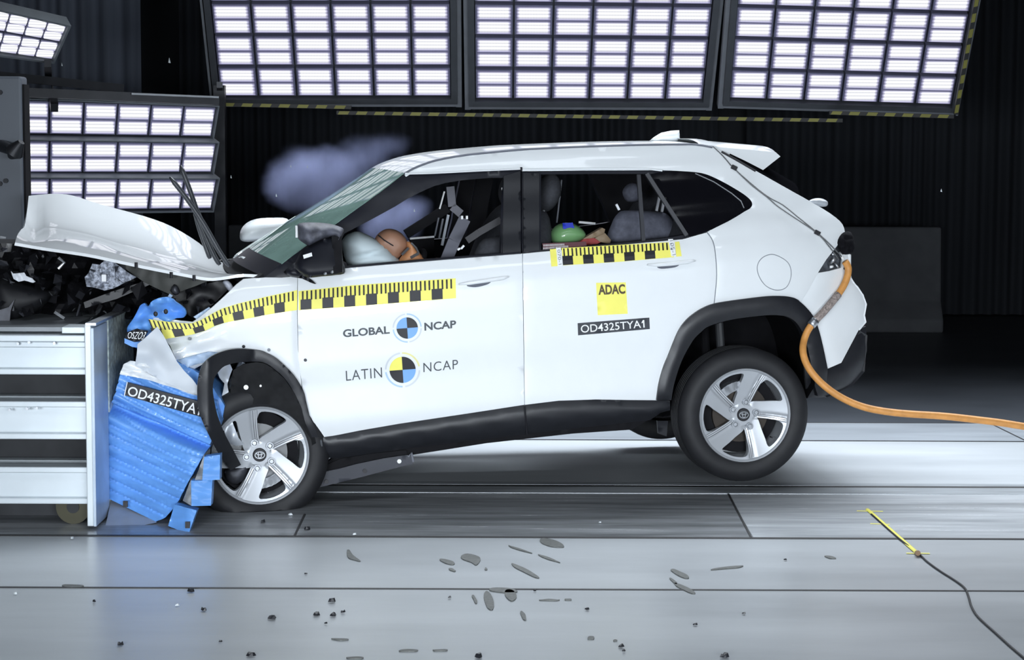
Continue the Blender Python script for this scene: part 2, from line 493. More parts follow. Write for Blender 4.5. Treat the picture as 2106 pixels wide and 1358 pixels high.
def curtain(x0, x1, Y, z0, z1, m, label, amp=.05, wl=.22, seed=1):
    rnd = random.Random(seed); n = int((x1 - x0) / .02); P = []
    ph = 0
    row = []
    for i in range(n + 1):
        x = x0 + (x1 - x0) * i / n
        ph += 2 * math.pi * .02 / (wl * (0.75 + .5 * noise.noise(Vector((x * 1.3, seed, 0)))))
        row.append((x, Y + amp * math.sin(ph) * (.7 + .6 * noise.noise(Vector((x * .8, 3, seed))))))
    rows = [[Vector((x, y, z)) for x, y in row] for z in (z1, (z0 + z1) / 2, z0)]
    o = grid('curtain', rows, m, None, .004); return tag(o, label, 'curtain')
Yc = 19.2
fx = lambda px, Y, py=700: at_Y(px, py, Y).x
curtain(fx(1530, 21.8), fx(2300, 21.8), 21.8, .02, 5.8, CURTM, 'black pleated curtain on the back wall behind the car tail', seed=3)
curtain(fx(430, 21.9), fx(1470, 21.9), 21.9, .02, 5.8, CURTM, 'black pleated curtain on the back wall behind the car roof', seed=5)
curtain(fx(-120, Yc), fx(297, Yc), Yc, .02, 5.6, GREYC, 'grey pleated curtain hanging in the upper left behind the lamp banks', amp=.045, wl=.26, seed=8)
curtain(fx(374, 20.6), fx(452, 20.6), 20.6, .02, 5.6, CURTM, 'narrow black curtain beside the dark gap left of the upper lamp banks', amp=.04, wl=.2, seed=11)

# ------------------------------------------------------------------ lamp banks
def lens_mat():
    m = bpy.data.materials.new('lamp_lens'); m.use_nodes = True
    nt = m.node_tree; nt.nodes.clear(); L = nt.links.new
    out = nt.nodes.new('ShaderNodeOutputMaterial'); em = nt.nodes.new('ShaderNodeEmission')
    tc = nt.nodes.new('ShaderNodeTexCoord'); sp = nt.nodes.new('ShaderNodeSeparateXYZ'); L(tc.outputs['Generated'], sp.inputs[0])
    def math_(op, a, b=None):
        n = nt.nodes.new('ShaderNodeMath'); n.operation = op
        for i, x in enumerate((a, b)):
            if x is None: continue
            if isinstance(x, (int, float)): n.inputs[i].default_value = x
            else: L(x, n.inputs[i])
        return n.outputs[0]
    tube = math_('SINE', math_('MULTIPLY', sp.outputs['Z'], 2 * math.pi * 4))
    dots = math_('SINE', math_('MULTIPLY', sp.outputs['X'], 2 * math.pi * 22))
    def edge(c, k):
        return math_('MINIMUM', math_('MULTIPLY', math_('MINIMUM', c, math_('SUBTRACT', 1.0, c)), k), 1.0)
    e = math_('MULTIPLY', edge(sp.outputs['X'], 11), edge(sp.outputs['Z'], 5))
    s = math_('ADD', math_('ADD', math_('MULTIPLY', tube, .30), math_('MULTIPLY', dots, .10)), 1.05)
    st = math_('MULTIPLY', s, math_('ADD', math_('MULTIPLY', e, .72), .28))
    mx = nt.nodes.new('ShaderNodeMix'); mx.data_type = 'RGBA'; L(e, mx.inputs[0]); mx.inputs[6].default_value = (.62, .60, 1.0, 1); mx.inputs[7].default_value = (.94, .95, 1.0, 1); L(mx.outputs[2], em.inputs[0])
    L(math_('MULTIPLY', st, LENS), em.inputs[1]); L(em.outputs[0], out.inputs[0])
    return m
LENS = 1.05
LENSM = lens_mat()
REFL = pmat('lamp_reflector', (.20, .20, .29), .4, metal=.3, var=.05)
FRAMEM = pmat('lamp_frame', (.07, .075, .085), .5, metal=.3, var=.1)
FRAMEL = pmat('lamp_frame_light', (.13, .145, .16), .45, metal=.2, var=.1)
HAZ = pmat('hazard_yellow', (.20, .19, .04), .6)
HAZB = pmat('hazard_black', (.02, .02, .02), .6)
def bank(name, quad, Ys, rows, cols, extra_top, label, group, frame=True, lit=FRAMEM, rods=True, fw=.045, dep=.16, gapx=.10, gapy=.10, light_edge=False):
    p0 = at_Y(*quad[0], Ys[0]); p1 = at_Y(*quad[1], Ys[1]); p3 = at_Y(*quad[3], Ys[2])
    n = (p1 - p0).cross(p3 - p0).normalized()
    if n.y > 0: n = -n
    p2 = at_plane(*quad[2], p0, n)
    def Q(a, b): return (p0 * (1 - a) + p1 * a) * (1 - b) + (p3 * (1 - a) + p2 * a) * b
    ax = (Q(1, .5) - Q(0, .5)).normalized(); ay = n.cross(ax).normalized()
    if ay.z > 0: ay = -ay
    W_ = (Q(1, .5) - Q(0, .5)).length; H_ = (Q(.5, 1) - Q(.5, 0)).length
    t = thing(name, Q(.5, 1), label, 'light panel', group)
    b0 = -extra_top / rows
    # back plate and frame
    def cbox(m, a0, a1, c0, c1, d0, d1, mi=0):
        """box on the panel: along a, down c, depth d behind the face"""
        vs = [Q(a, c) - n * d for d in (d0, d1) for c in (c0, c1) for a in (a0, a1)]
        m.add(vs, [(0, 1, 3, 2), (4, 6, 7, 5), (0, 4, 5, 1), (2, 3, 7, 6), (0, 2, 6, 4), (1, 5, 7, 3)], mi)
    fx_, fy_ = fw / W_, fw / H_
    cbox(bp := MB(), -fx_ * .5, 1 + fx_ * .5, b0 - fy_ * .5, 1 + fy_ * .5, .07, dep)
    bp.build('back_plate', FRAMEM, t)
    fm = MB()
    cbox(fm, -fx_, 0, b0 - fy_, 1 + fy_, -.01, dep + .01); cbox(fm, 1, 1 + fx_, b0 - fy_, 1 + fy_, -.01, dep + .01)
    cbox(fm, 0, 1, 1, 1 + fy_, -.01, dep + .01); cbox(fm, 0, 1, b0 - fy_, b0, -.01, dep + .01)
    fm.build('frame', lit, t)
    for i in range(-extra_top, rows):
        for j in range(cols):
            a0, a1 = (j + gapx * .28) / cols, (j + 1 - gapx * .28) / cols
            c0, c1 = (i + gapy * .55) / rows, (i + 1 - gapy * .55) / rows
            h = MB(); cbox(h, a0, a1, c0, c1, .02, .068)
            ho = h.build('fixture', REFL, t)
            for k in range(2):
                e0 = c0 + (c1 - c0) * (.05 + .49 * k); e1 = e0 + (c1 - c0) * .42
                q = MB(); cbox(q, a0 + (a1 - a0) *   .045, a1 - (a1 - a0) * .045, e0, e1, .008, .02)
                q.build('lamp_lens', LENSM, ho)
    if rods:
        for a in (.12, .88):
            p = Q(a, b0) - n * .1
            MB().tube([p, Vector((p.x, p.y, CEIL - .01))], .02, 8).build('hanger_rod', FRAMEM, t)
    return t, Q, n
def hazard(parent, a, b, w, n_blocks, slant=.5, nrm=None):
    """black and yellow striped tape from a to b"""
    a, b = Vector(a), Vector(b); d = b - a; up = Z3 if abs(d.normalized().z) < .8 else Vector((1, 0, 0))
    side_ = (up - d.normalized() * up.dot(d.normalized())).normalized()
    nr = d.cross(side_).normalized()
    if nr.y > 0: nr = -nr
    m = MB()
    m.add([a - side_ * w / 2, b - side_ * w / 2, b + side_ * w / 2, a + side_ * w / 2, a - side_ * w / 2 - nr * .03, b - side_ * w / 2 - nr * .03, b + side_ * w / 2 - nr * .03, a + side_ * w / 2 - nr * .03],
          [(0, 1, 2, 3), (7, 6, 5, 4), (0, 4, 5, 1), (1, 5, 6, 2), (2, 6, 7, 3), (3, 7, 4, 0)], 0)
    L_ = d.length; u = d.normalized(); pitch = L_ / n_blocks
    for k in range(n_blocks):
        s0 = a + u * (pitch * (k + .12)); s1 = a + u * (pitch * (k + .68)); sh = u * (w * slant)
        m.add([s0 - side_ * w / 2 * .9 - sh * .5 + nr * .001, s1 - side_ * w / 2 * .9 - sh * .5 + nr * .001, s1 + side_ * w / 2 * .9 + sh * .5 + nr * .001, s0 + side_ * w / 2 * .9 + sh * .5 + nr * .001], [(0, 1, 2, 3)], 1)
    return m.build('hazard_tape', [HAZB, HAZ], parent)
GT = 'overhead light panels behind the car'
b1, Q1, n1 = bank('floodlight_bank', [(432, 8), (926, 8), (928, 203), (452, 203)], (15.02, 15.0, 15.5), 3, 6, 4, 'large white light panel at upper left, between the grey curtain and the middle panel', GT)
b2, Q2, n2 = bank('floodlight_bank', [(975, 9), (1466, 15), (1446, 210), (977, 208)], (14.9, 14.95, 15.4), 3, 6, 4, 'large white light panel in the middle, above the front of the car roof', GT)
b3, Q3, n3 = bank('floodlight_bank', [(1516, 15), (1995, 30), (1958, 221), (1500, 207)], (14.8, 14.95, 15.3), 3, 6, 4, 'large white light panel at upper right, above the car tail', GT)
for t, q, n_ in ((b1, Q1, n1), (b2, Q2, n2), (b3, Q3, n3)):
    m = MB()
    for a0, a1, c0, c1 in ((-.045, -.02, -1.36, 1.12), (1.02, 1.045, -1.36, 1.12), (-.02, 1.02, 1.075, 1.115)):
        if t is b1 and a0 < -.03: a0, a1 = -.045, -.035
        if t is b3 and a0 > 1: a0, a1 = 1.03, 1.04
        vs = [q(a, c) - n_ * d for d in (.03, .09) for c in (c0, c1) for a in (a0, a1)]
        m.add(vs, [(0, 1, 3, 2), (4, 6, 7, 5), (0, 4, 5, 1), (2, 3, 7, 6), (0, 2, 6, 4), (1, 5, 7, 3)])
    m.build('outer_rim', pmat('lamp_rim', (.16, .17, .19), .5, var=.1), t)
hazard(b1, at_Y(455, 215, 15.45), at_Y(722, 221, 15.45), .027, 7)
hazard(b2, at_Y(692, 232, 15.4), at_Y(1733, 248, 15.35), .027, 28)
hazard(b3, at_Y(1706, 232, 15.3), at_Y(1962, 240, 15.3), .027, 7)
hazard(b3, at_Y(1966, 236, 15.3), at_Y(2012, -15, 14.75), .03, 8, slant=.3)
GS = 'stacked light panels at the left'
sy = (14.0, 14.75)
for quad, pos in (([(32, 204), (448, 219.5), (437, 285.5), (32, 280)], 'topmost'), ([(32, 288), (448, 294), (437, 359), (32, 360)], 'middle'), ([(32, 366), (449, 368), (437, 434), (32, 438)], 'lowest')):
    bank('floodlight_bank', quad, (sy[0] - .02, sy[1] - .02, sy[0] + .05), 2 if False else 1, 6, 0,
         pos + ' panel of the stack of three white light panels at left, above the crumpled bonnet', GS, lit=FRAMEL, rods=False, fw=.008, dep=.085)
sp_, Qs, ns = bank('floodlight_bank', [(-56, 10), (140, 54), (108, 126), (-78, 101)], (13.3, 13.8, 13.5), 2, 5, 0, 'small tilted white light panel in the top left corner', None, lit=FRAMEL, rods=False, fw=.015, dep=.075)
# stand that carries the left panels
st = thing('light_stand', Vector((fx(60, 14.3), 14.6, 0)), 'black steel lamp stand arms above the stacked light panels at left', 'stand')
BLKM = pmat('black_steel', (.02, .021, .025), .45, metal=.4, var=.2)
for a, b, w in (((-40, 152), (252, 182), .055), ((-40, 186), (449, 207), .06)):
    MB().bar(at_Y(*a, 13.75), at_Y(*b, 14.3), .05, w).build('arm', BLKM, st)
MB().bar(at_Y(270, 193, 14.02), at_Y(449, 200, 14.28), .02, .012).build('edge_rail', STEEL, st)
MB().bar(at_Y(98, 130, 13.75), at_Y(100, 160, 14.2), .045, .05).build('clamp', BLKM, st)
MB().bar(at_Y(108, 196, 14.1), at_Y(112, 222, 13.95), .05, .06).build('clamp', BLKM, st)
MB().tube([at_Y(100, 150, 14.1), at_Y(108, 178, 14.1), at_Y(106, 205, 14.05)], .006, 8).build('cable', BLKM, st)
for px in (40, 452):
    p = at_Y(px, 200, 15.3); MB().bar(Vector((p.x, 15.3, 0)), Vector((p.x, 15.3, 2.22)), .08, .08, Vector((0, 1, 0))).build('post', BLKM, st)
    q = at_Y(px, 186 if px < 100 else 207, 13.78 if px < 100 else 14.3); MB().bar(Vector((p.x, 15.3, 2.2)), Vector((q.x, q.y, 2.2)), .04, .04).build('bracket', BLKM, st)

# ------------------------------------------------------------------ background blocks and machine at the left edge
CONC = pmat('concrete', (.10, .105, .115), .85, var=.15, scale=4, bump=.2)
def jersey(x0, x1, Y, h, label):
    prof = [(0, -.30), (0, .30), (.12, .30), (.30, .16), (h, .10), (h, -.10), (.30, -.16), (.12, -.30)]
    m = MB(); m.prism([Vector((x0, Y + d, z)) for z, d in prof], Vector((x1 - x0, 0, 0)))
    return tag(m.build('concrete_barrier', CONC, bevel=.02), label, 'barrier')
Yj = 20.2
jersey(fx(1560, Yj), fx(1927, Yj), Yj, at_Y(1820, 466, Yj).z, 'grey concrete barrier block on the floor behind the car tail')
jersey(fx(474, 20.9), fx(600, 20.9), 20.9, at_Y(500, 462, 20.9).z, 'dark concrete block behind the far door mirror')
mc = thing('machine_cabinet', Vector((fx(-60, 12.6), 12.6, 0)), 'grey steel machine cabinet with a black knob at the left edge', 'cabinet')
GREYP = pmat('grey_enamel', (.11, .125, .15), .45, var=.08, scale=3)
a = at_Y(43, 157, 12.2)
MB().box(((a.x + fx(-260, 12.2)) / 2, 12.28, a.z / 2), a.x - fx(-260, 12.2), .16, a.z).build('body', GREYP, mc, bevel=.015)
MB().box((a.x + .006, 12.29, a.z / 2 - .02), .012, .13, a.z - .05).build('side_plate', DARK, mc)
k = at_Y(2, 300, 12.15); k2 = at_Y(34, 312, 11.95)
MB().tube([k, k2], [.035, .03], 14).build('knob_shaft', BLKM, mc, angle=40)
MB().tube([at_Y(22, 322, 11.95), at_Y(30, 312, 11.92), at_Y(44, 292, 11.9)], [.02, .055, .02], 14).build('knob', BLKM, mc, angle=50)
for px, py in ((0, 190), (-6, 262), (0, 378), (12, 372), (10, 300)):
    MB().cyl(at_Y(px, py, 12.19), NY, .014, .02, 12).build('bolt', BLKM, mc)

# ================================================================== BARRIER TROLLEY
WHITEST = pmat('white_steel', (.66, .72, .76), .38, metal=.25, var=.05, scale=4, coat=.2)
GALV = pmat('galvanised_plate', (.62, .70, .66), .45, metal=.1, var=.4, scale=34, bump=.5)
DARKST = pmat('dark_steel', (.03, .032, .036), .6, metal=.3, var=.2)
YN = at_Z(183, 1090).y
XE = fx(176.5, YN, 880)
YFAR = YN + 1.05
tr = thing('barrier_trolley', Vector((XE - 1.0, YN + .5, 0)), 'white steel barrier trolley with stacked beams at left, carrying the blue block', 'crash barrier')
zt = at_Y(180, 669, YN).z
px1 = fx(189.5, YN, 880)
m = MB().box(((XE + px1) / 2, (YN + YFAR) / 2, zt / 2 + .008), px1 - XE, YFAR - YN, zt - .016)
m.build('end_plate', WHITEST, tr, bevel=.004)
m = MB().box((px1 + .006, YN + .17, zt / 2), .012, .33, zt - .03)
m.build('side_flange', pmat('blued_steel', (.50, .58, .68), .35, metal=.15, var=.15, scale=5), tr)
m = MB().box((px1 + .004, (YN + .39 + YFAR) / 2, zt / 2), .008, YFAR - YN - .39, zt - .02)
m.build('mounting_plate', GALV, tr)
MB().bar(Vector((px1, YN - .0, zt + .004)), Vector((px1, YFAR, zt + .004)), .05, .012).build('top_edge', STEEL, tr)
def beam(y0, y1, name='beam', inset=.06, fl_=.028):
    """horizontal channel beam seen from its web: y0..y1 in the picture at the near face"""
    za, zb = at_Y(80, y0, YN + inset).z, at_Y(80, y1, YN + inset).z
    x0 = XE - 3.0
    m = MB()
    yy = YN + inset
    prof = [(za, yy), (za, yy + .12), (zb, yy + .12), (zb, yy), (zb + fl_, yy), (zb + fl_, yy + .035), (za - fl_, yy + .035), (za - fl_, yy)]
    m.prism([Vector((x0, p[1], p[0])) for p in prof], Vector((XE - x0 - .001, 0, 0)))
    return m.build(name, WHITEST, tr, bevel=.004)
beam(703, 771); beam(826, 904); beam(961, 1037)
for y0, y1, ins in ((671, 680, .30), (686, 694, .16), (690, 703, .03)):
    za, zb = at_Y(80, y0, YN + ins).z, at_Y(80, y1, YN + ins).z
    MB().box((XE - 1.5, YN + ins + .04, (za + zb) / 2), 2.99, .08, za - zb).build('top_rail', WHITEST, tr, bevel=.003)
for y0, y1 in ((815, 828), (947, 962)):
    za, zb = at_Y(80, y0, YN + .45).z, at_Y(80, y1, YN + .45).z
    MB().box((XE - 1.5, YN + .5, (za + zb) / 2), 2.99, .08, za - zb).build('rear_rail', WHITEST, tr, bevel=.003)
MB().box((XE - 1.5, YN + .62, zt * .48), 2.98, .04, zt * .8).build('inner_panel', DARKST, tr)
MB().box((XE - 1.55, YN + .55, zt - .03), 2.9, .9, .02).build('deck', pmat('deck_grey', (.24, .26, .28), .4, metal=.2, var=.1), tr)
z_ = at_Y(150, 672, YN + .12).z
MB().box((fx(150, YN), YN + .14, z_ - .012), .13, .16, .03).build('bracket', WHITEST, tr, bevel=.003)
for px, py in ((37, 707), (112, 706), (56, 841), (76, 840), (60, 704), (20, 843)):
    MB().cyl(at_Y(px, py, YN + .028), NY, .007, .012, 10).build('rivet', STEEL, tr)
cw = thing_c = MB()
pc = Vector((fx(153, YN + .16, 1060), YN + .16, .085))
MB().cyl(pc, NY, .083, .05, 28).build('caster_wheel', pmat('caster_rubber', (.05, .046, .02), .5, var=.2), tr, angle=40)
MB().cyl(pc + NY * .027, NY, .03, .012, 18).build('caster_hub', DARKST, tr, angle=40)
MB().box(pc + Vector((-.03, .0, .095)), .10, .09, .02).build('caster_fork', DARKST, tr)
MB().box((XE - 1.5, YN + .28, .09), 2.98, .03, .14).build('skirt', DARKST, tr)
MB().box((XE - .5, YN + .5, .12), .9, .1, .1).build('axle', DARKST, tr)

# ================================================================== BLUE DEFORMABLE BLOCK
def blue_mat(nm, col):
    return pmat(nm, col, .42, var=.10, scale=5, coat=.25, stretch=(1, 1, 6))
BLUE = blue_mat('blue_paint', (.14, .36, .82)); BLUED = blue_mat('dark_blue_paint', (.03, .11, .45))
ALU = pmat('honeycomb_aluminium', (.36, .38, .40), .45, metal=.5, var=.25, scale=30)
YBK = YN + .36
def bky(x, y):
    return YBK - .36 * max(0, min(1, (x - 217) / 170.0)) * max(0, min(1, (y - 830) / 265.0))
def blk_at(d=0.0): return lambda x, y: at_Y(x, y, bky(x, y) - d)
db = thing('deformable_block', at_Y(300, 1080, YBK), 'crushed blue honeycomb block with a black lettered plate between trolley and front wheel', 'crash barrier block')
fd = Vector((434 - 221, 930 - 838)).normalized()
def ribs(x, y):
    s = -(x - 221) * fd.y + (y - 838) * fd.x      # distance below the fold line
    ph = (s / 21.0 + .25 * math.sin(x * .012) + .35 * noise.noise(Vector((x * .004, s * .02, 6)))) % 1.0
    r = -.034 * math.exp(-((ph - .5) / .085) ** 2) - .008 * math.exp(-((ph - .2) / .06) ** 2)
    r2 = noise.noise(Vector((x * .012, s * .05, 2))) * .014
    fold = -.12 * math.exp(-(s / 8.0) ** 2) - .03 * math.exp(-((s + 16) / 6.0) ** 2)
    return r + r2 + fold
blk = [(247, 769), (300, 779), (360, 797), (412, 812), (445, 826), (452, 870), (434, 908), (420, 934), (387, 992), (368, 1029), (355, 1048), (339, 1066), (320, 1073), (300, 1063), (258, 1043), (217, 1023), (219, 930), (221, 838), (236, 811)]
panel('crushed_core', blk, blk_at(), NY, [BLUE, ALU], db, thick=.85, step=4.2, disp=ribs)
# plate with the test number
pl = [(262, 787), (420, 829), (414, 858), (255, 813)]
panel('number_plate', pl, blk_at(.044), NY, [BLACK], db, thick=.02, step=9)
text('lettering', 'OD4325TYA1', [(266, 794), (420, 835), (414, 856), (261, 813)], blk_at(.048), NY, WHITEINK, db, bold=.01)
MB().bar(at_Y(262, 786, bky(262, 786) - .05), at_Y(256, 814, bky(256, 814) - .05), .008, .004).build('plate_edge', WHITEINK, db)
for q in ([(420, 940), (453, 935), (452, 987), (416, 989)], [(393, 989), (437, 988), (434, 1040), (394, 1041)], [(359, 1038), (405, 1050), (388, 1099), (346, 1082)]):
    cx = sum(p[0] for p in q) / 4; cy = sum(p[1] for p in q) / 4
    panel('bumper_cube', q, blk_at(.05), NY, [BLUE, ALU], db, thick=.07, step=7, disp=lambda x, y: .005 * abs(math.sin((y + x * .12) * .35)) + .004 * noise.noise(Vector((x * .05, y * .05, 0))))
for q in ([(420, 935), (420, 940), (416, 989), (400, 989)], [(393, 985), (393, 989), (394, 1041), (376, 1030)], [(388, 1050), (346, 1082), (360, 1046)]):
    panel('cube_backing', q, blk_at(.03), NY, [ALU], db, thick=.2, step=9, disp=lambda x, y: .012 * noise.noise(Vector((x * .1, y * .1, 4))))
panel('backing_sheet', [(228, 1029), (240, 1036), (300, 1064), (322, 1075), (300, 1080), (222, 1098), (215, 1093), (222, 1060)], lambda x, y: at_Y(x, y, YBK + .02 - .36 * max(0, min(1, (y - 1031) / 66.0))), NY, [pmat('aluminium_sheet', (.42, .43, .44), .42, metal=.4, var=.12, scale=6)], db, thick=.015, step=9, disp=lambda x, y: .02 * noise.noise(Vector((x * .02, y * .02, 7))))
for px, py in ((258, 1037), (386, 1080)):
    MB().box(at_Y(px, py, bky(px, py) - .06), .022, .012, .03).build('clip', BLACK, db)
# upper crumpled blue foil
up = [(266, 670), (276, 650), (286, 632), (296, 624), (306, 630), (318, 617), (336, 611), (355, 615), (370, 627), (382, 642), (378, 653), (360, 656), (345, 666), (330, 680), (318, 694), (290, 712), (256, 706), (262, 684)]
panel('crumpled_foil', closed(up, 3), aty(YBK + .10), NY, [BLUE, BLUED], db, thick=.03, step=6, disp=lambda x, y: .10 * noise.noise(Vector((x * .03, y * .035, 1))) + .03 * noise.noise(Vector((x * .1, y * .1, 5))))
panel('crumpled_foil', [(262, 680), (300, 660), (330, 668), (318, 700), (286, 718), (258, 704)], aty(YBK + .16), NY, [BLUED], db, thick=.02, step=7, disp=lambda x, y: .05 * noise.noise(Vector((x * .04, y * .05, 9))))
panel('number_plate', [(262, 683), (282, 676), (304, 681), (296, 700), (276, 704), (258, 696)], aty(YBK - .02), NY, [BLACK], db, thick=.004, step=9, disp=lambda x, y: .012 * math.sin(x * .2))
text('lettering', 'OSZO3', [(264, 683), (302, 683), (294, 699), (262, 696)], aty(YBK - .045), NY, WHITEINK, db)
panel('number_plate_backing', [(256, 696), (276, 704), (298, 704), (290, 716), (272, 714), (256, 706)], aty(YBK - .015), NY, [BLUE], db, thick=.01, step=9)
for px, py in ((320, 646), (341, 641)):
    MB().ball(at_Y(px, py, YBK - .04), .011, .006, .013, n=10, m=6).build('foil_hole', BLACK, db)
panel('side_foil', [(360, 742), (410, 768), (440, 800), (462, 835), (455, 872), (430, 880), (410, 812), (376, 760)], aty(YBK + .06), NY, [BLUE], db, thick=.3, step=9, disp=lambda x, y: .02 * noise.noise(Vector((x * .06, y * .06, 3))))

# ================================================================== THE CAR
car = thing('car', c2w(1.3, CW / 2, 0), 'white compact SUV with crushed front end, nose down against the blue barrier block', 'car')
rail = [(831, 357), (850, 346), (872, 337), (901, 328), (962, 317.5), (1070, 307), (1124, 304), (1180, 301.5), (1250, 299), (1320, 297), (1400, 296), (1432, 296.5), (1465, 302)]
archR = cr([(1352, 824), (1357, 790), (1366, 757), (1377, 730), (1396, 684), (1410, 663), (1426, 648), (1446, 635), (1468, 626), (1500, 620), (1545, 614), (1580, 610), (1606, 609.5), (1625, 611), (1640, 616), (1660, 633), (1677, 656), (1690, 694), (1704, 759)], 4)
archRi = cr([(1382, 824), (1388, 790), (1403, 744), (1426, 702), (1443, 684), (1461, 671), (1507, 658), (1568, 650), (1600, 649), (1625, 654), (1644, 670), (1658, 700), (1668, 740), (1676, 790)], 4)
ai = lambda lst, p: min(range(len(lst)), key=lambda i: (lst[i][0] - p[0]) ** 2 + (lst[i][1] - p[1]) ** 2)
PW = [WHITE, DARK]
def door_shape(x, y):
    return 0.0
# --- body side (cant rail, D-pillar, rear quarter)
a0, a1 = ai(archR, (1469, 626)), ai(archR, (1648, 620))
quarter = cr(rail, 3) + [(1485, 312), (1518, 330), (1554, 351), (1641, 400), (1690, 428), (1720, 448), (1733, 462), (1738, 480), (1722, 506), (1700, 534), (1683, 561), (1666, 592), (1648, 620)]
quarter += list(reversed(archR[a0:a1 + 1]))[1:] + cr([(1472, 600), (1474.5, 565), (1472, 524), (1466.5, 497), (1454, 478)], 4)
dlo_back = cr([(1454, 477), (1502, 453), (1530, 436), (1542, 429), (1547, 421), (1543, 411), (1530, 400), (1516, 391), (1492, 377), (1468, 365), (1450, 358), (1432, 354.5), (1400, 352), (1362, 350.5)], 4)
quarter += dlo_back[1:] + [(1200, 351), (1074, 352.5), (1074, 346), (1071, 346), (1071, 349), (980, 352), (893, 357), (850, 358)]
panel('body_side', quarter, side(0), NV, PW, car, step=12, rnd=.003, rr=3)
panel('body_side', quarter, side(0), NV, PW, car, step=16, rnd=.008, rr=5, mirrored=True)
# --- rear bumper
bump = [(1683, 562), (1708, 558), (1732, 551), (1735, 524), (1752, 524), (1752, 571), (1765, 590), (1778, 607), (1783, 626), (1779, 649), (1782, 663), (1768, 679), (1750, 713), (1732, 747), (1704, 759)] + list(reversed(archR[a1:]))[1:] + [(1666, 593)]
for mi_ in (False, True):
    panel('rear_bumper', bump, side(.002), NV, PW, car, step=13, rnd=.012, rr=7, mirrored=mi_)
    panel('bumper_valance', [(1650, 676), (1662, 700), (1690, 700), (1704, 760), (1733, 748), (1769, 680), (1784, 672), (1786, 720), (1778, 765), (1755, 792), (1700, 818), (1664, 820), (1658, 770)], side(-.02), NV, [PLASTIC], car, step=13, rnd=.02, rr=10, mirrored=mi_)
# --- doors
a2 = ai(archR, (1469, 626))
rdoor = [(1075.2, 522), (1111, 518.5), (1220, 509), (1320, 500), (1404, 492.5), (1453.4, 478.6)] + cr([(1453.4, 478.6), (1465.6, 497.3), (1471.1, 524), (1473.6, 565), (1471.1, 600), (1468.3, 627)], 4)[1:] + list(reversed(archR[:a2])) + [(1347, 824), (1226, 822), (1152, 824.5), (1079.6, 834), (1076, 560)]
rear_door = panel('rear_door', rdoor, side(0), NV, PW, car, step=12, rnd=.002, rr=3)
panel('rear_door', rdoor, side(0), NV, PW, car, step=16, rnd=.006, rr=4, mirrored=True)
fdoor = [(612.8, 567), (650, 558.5), (708, 551.5), (780, 545), (870, 537.5), (960, 530), (1031, 524.5), (1073.8, 522), (1074.8, 560), (1078.4, 833), (968, 850), (821, 872), (740, 886), (690, 896), (668, 899), (656, 898), (648, 878), (637, 856), (629, 822), (622, 798), (614, 740), (612, 640)]
front_door = panel('front_door', fdoor, side(0), NV, PW, car, step=12, rnd=.002, rr=3)
panel('front_door', fdoor, side(0), NV, PW, car, step=16, rnd=.006, rr=4, mirrored=True)
panel('inner_sill', [(600, 570), (1450, 480), (1470, 560), (1460, 626), (1380, 720), (1350, 820), (1079, 880), (690, 930), (640, 850), (612, 700)], side(-.045), NV, [DARK], car, step=30)
panel('inner_sill', [(600, 570), (1450, 480), (1470, 560), (1460, 626), (1380, 720), (1350, 820), (1079, 880), (690, 930), (640, 850), (612, 700)], side(-.045), NV, [DARK], car, step=30, mirrored=True)
# --- window frames
fopen = [(711, 548), (790, 541.5), (870, 534.5), (960, 527.5), (1031, 521.5), (1034, 454), (1036, 400), (1040, 366), (1012, 366), (984, 368), (950, 371), (917, 376.5), (893, 383), (870, 393), (840, 408), (813, 425), (771, 448), (708, 481), (700, 500), (703, 530)]
fframe = [(831, 359), (893, 357.8), (980, 353), (1071.5, 349.5), (1072, 521), (1031, 524), (960, 529), (870, 536.5), (780, 544), (708, 550.5), (650, 557.5), (614, 566), (580, 571), (545, 571), (600, 528), (660, 484), (720, 440), (780, 397)]
ropen = [(1113, 359), (1220, 358), (1328, 358), (1350, 391), (1382, 438), (1410, 483), (1370, 490), (1320, 496), (1220, 506), (1113, 515)]
rframe = [(1074, 353.5), (1200, 352), (1362, 351.5)] + list(reversed(dlo_back))[1:] + [(1404, 491.5), (1320, 499), (1220, 508), (1111, 517.5), (1075, 521)]
for mi_ in (False, True):
    nm = 'far' if mi_ else 'near'
    panel('window_frame', fframe, side(-.006), NV, [GLOSSBLK, DARK], car if mi_ else front_door, holes=[fopen], thick=.05, step=11, rnd=.006, rr=4, mirrored=mi_)
    panel('window_frame', rframe, side(-.006), NV, [GLOSSBLK, DARK], car if mi_ else rear_door, holes=[ropen], thick=.05, step=11, rnd=.006, rr=4, mirrored=mi_)
    qg = [(1338, 358), (1362, 354)] + list(reversed(dlo_back))[2:-1] + [(1440, 480), (1418, 487)]
    panel('quarter_glass', qg, side(-.001), NV, [GLASSDK], car, thick=.004, step=12, mirrored=mi_)
MB().bar(sidehit(1330, 358, .004), sidehit(1412, 485, .004), .02, .018, NV).build('window_divider', pmat('divider_trim', (.05, .052, .06), .4), rear_door)
MB().bar(sidehit(1313, 360, -.03), sidehit(1323, 497, -.03), .02, .016, NV).build('window_guide', pmat('divider_trim', (.05, .052, .06), .4), rear_door)
panel('b_pillar_cover', [(1036, 362), (1070, 352), (1071, 518), (1034, 521)], side(.008), NV, [PLASTIC], front_door, thick=.01, step=5)
panel('b_pillar_cover', [(1076, 356), (1109, 357), (1109, 515), (1077, 518)], side(.008), NV, [PLASTIC], rear_door, thick=.01, step=5)
MB().tube([sidehit(x, y, .003) for x, y in ((708, 550), (780, 543.5), (870, 536), (960, 528.5), (1071, 520))], .006, 6).build('belt_seal', GLOSSBLK, front_door)
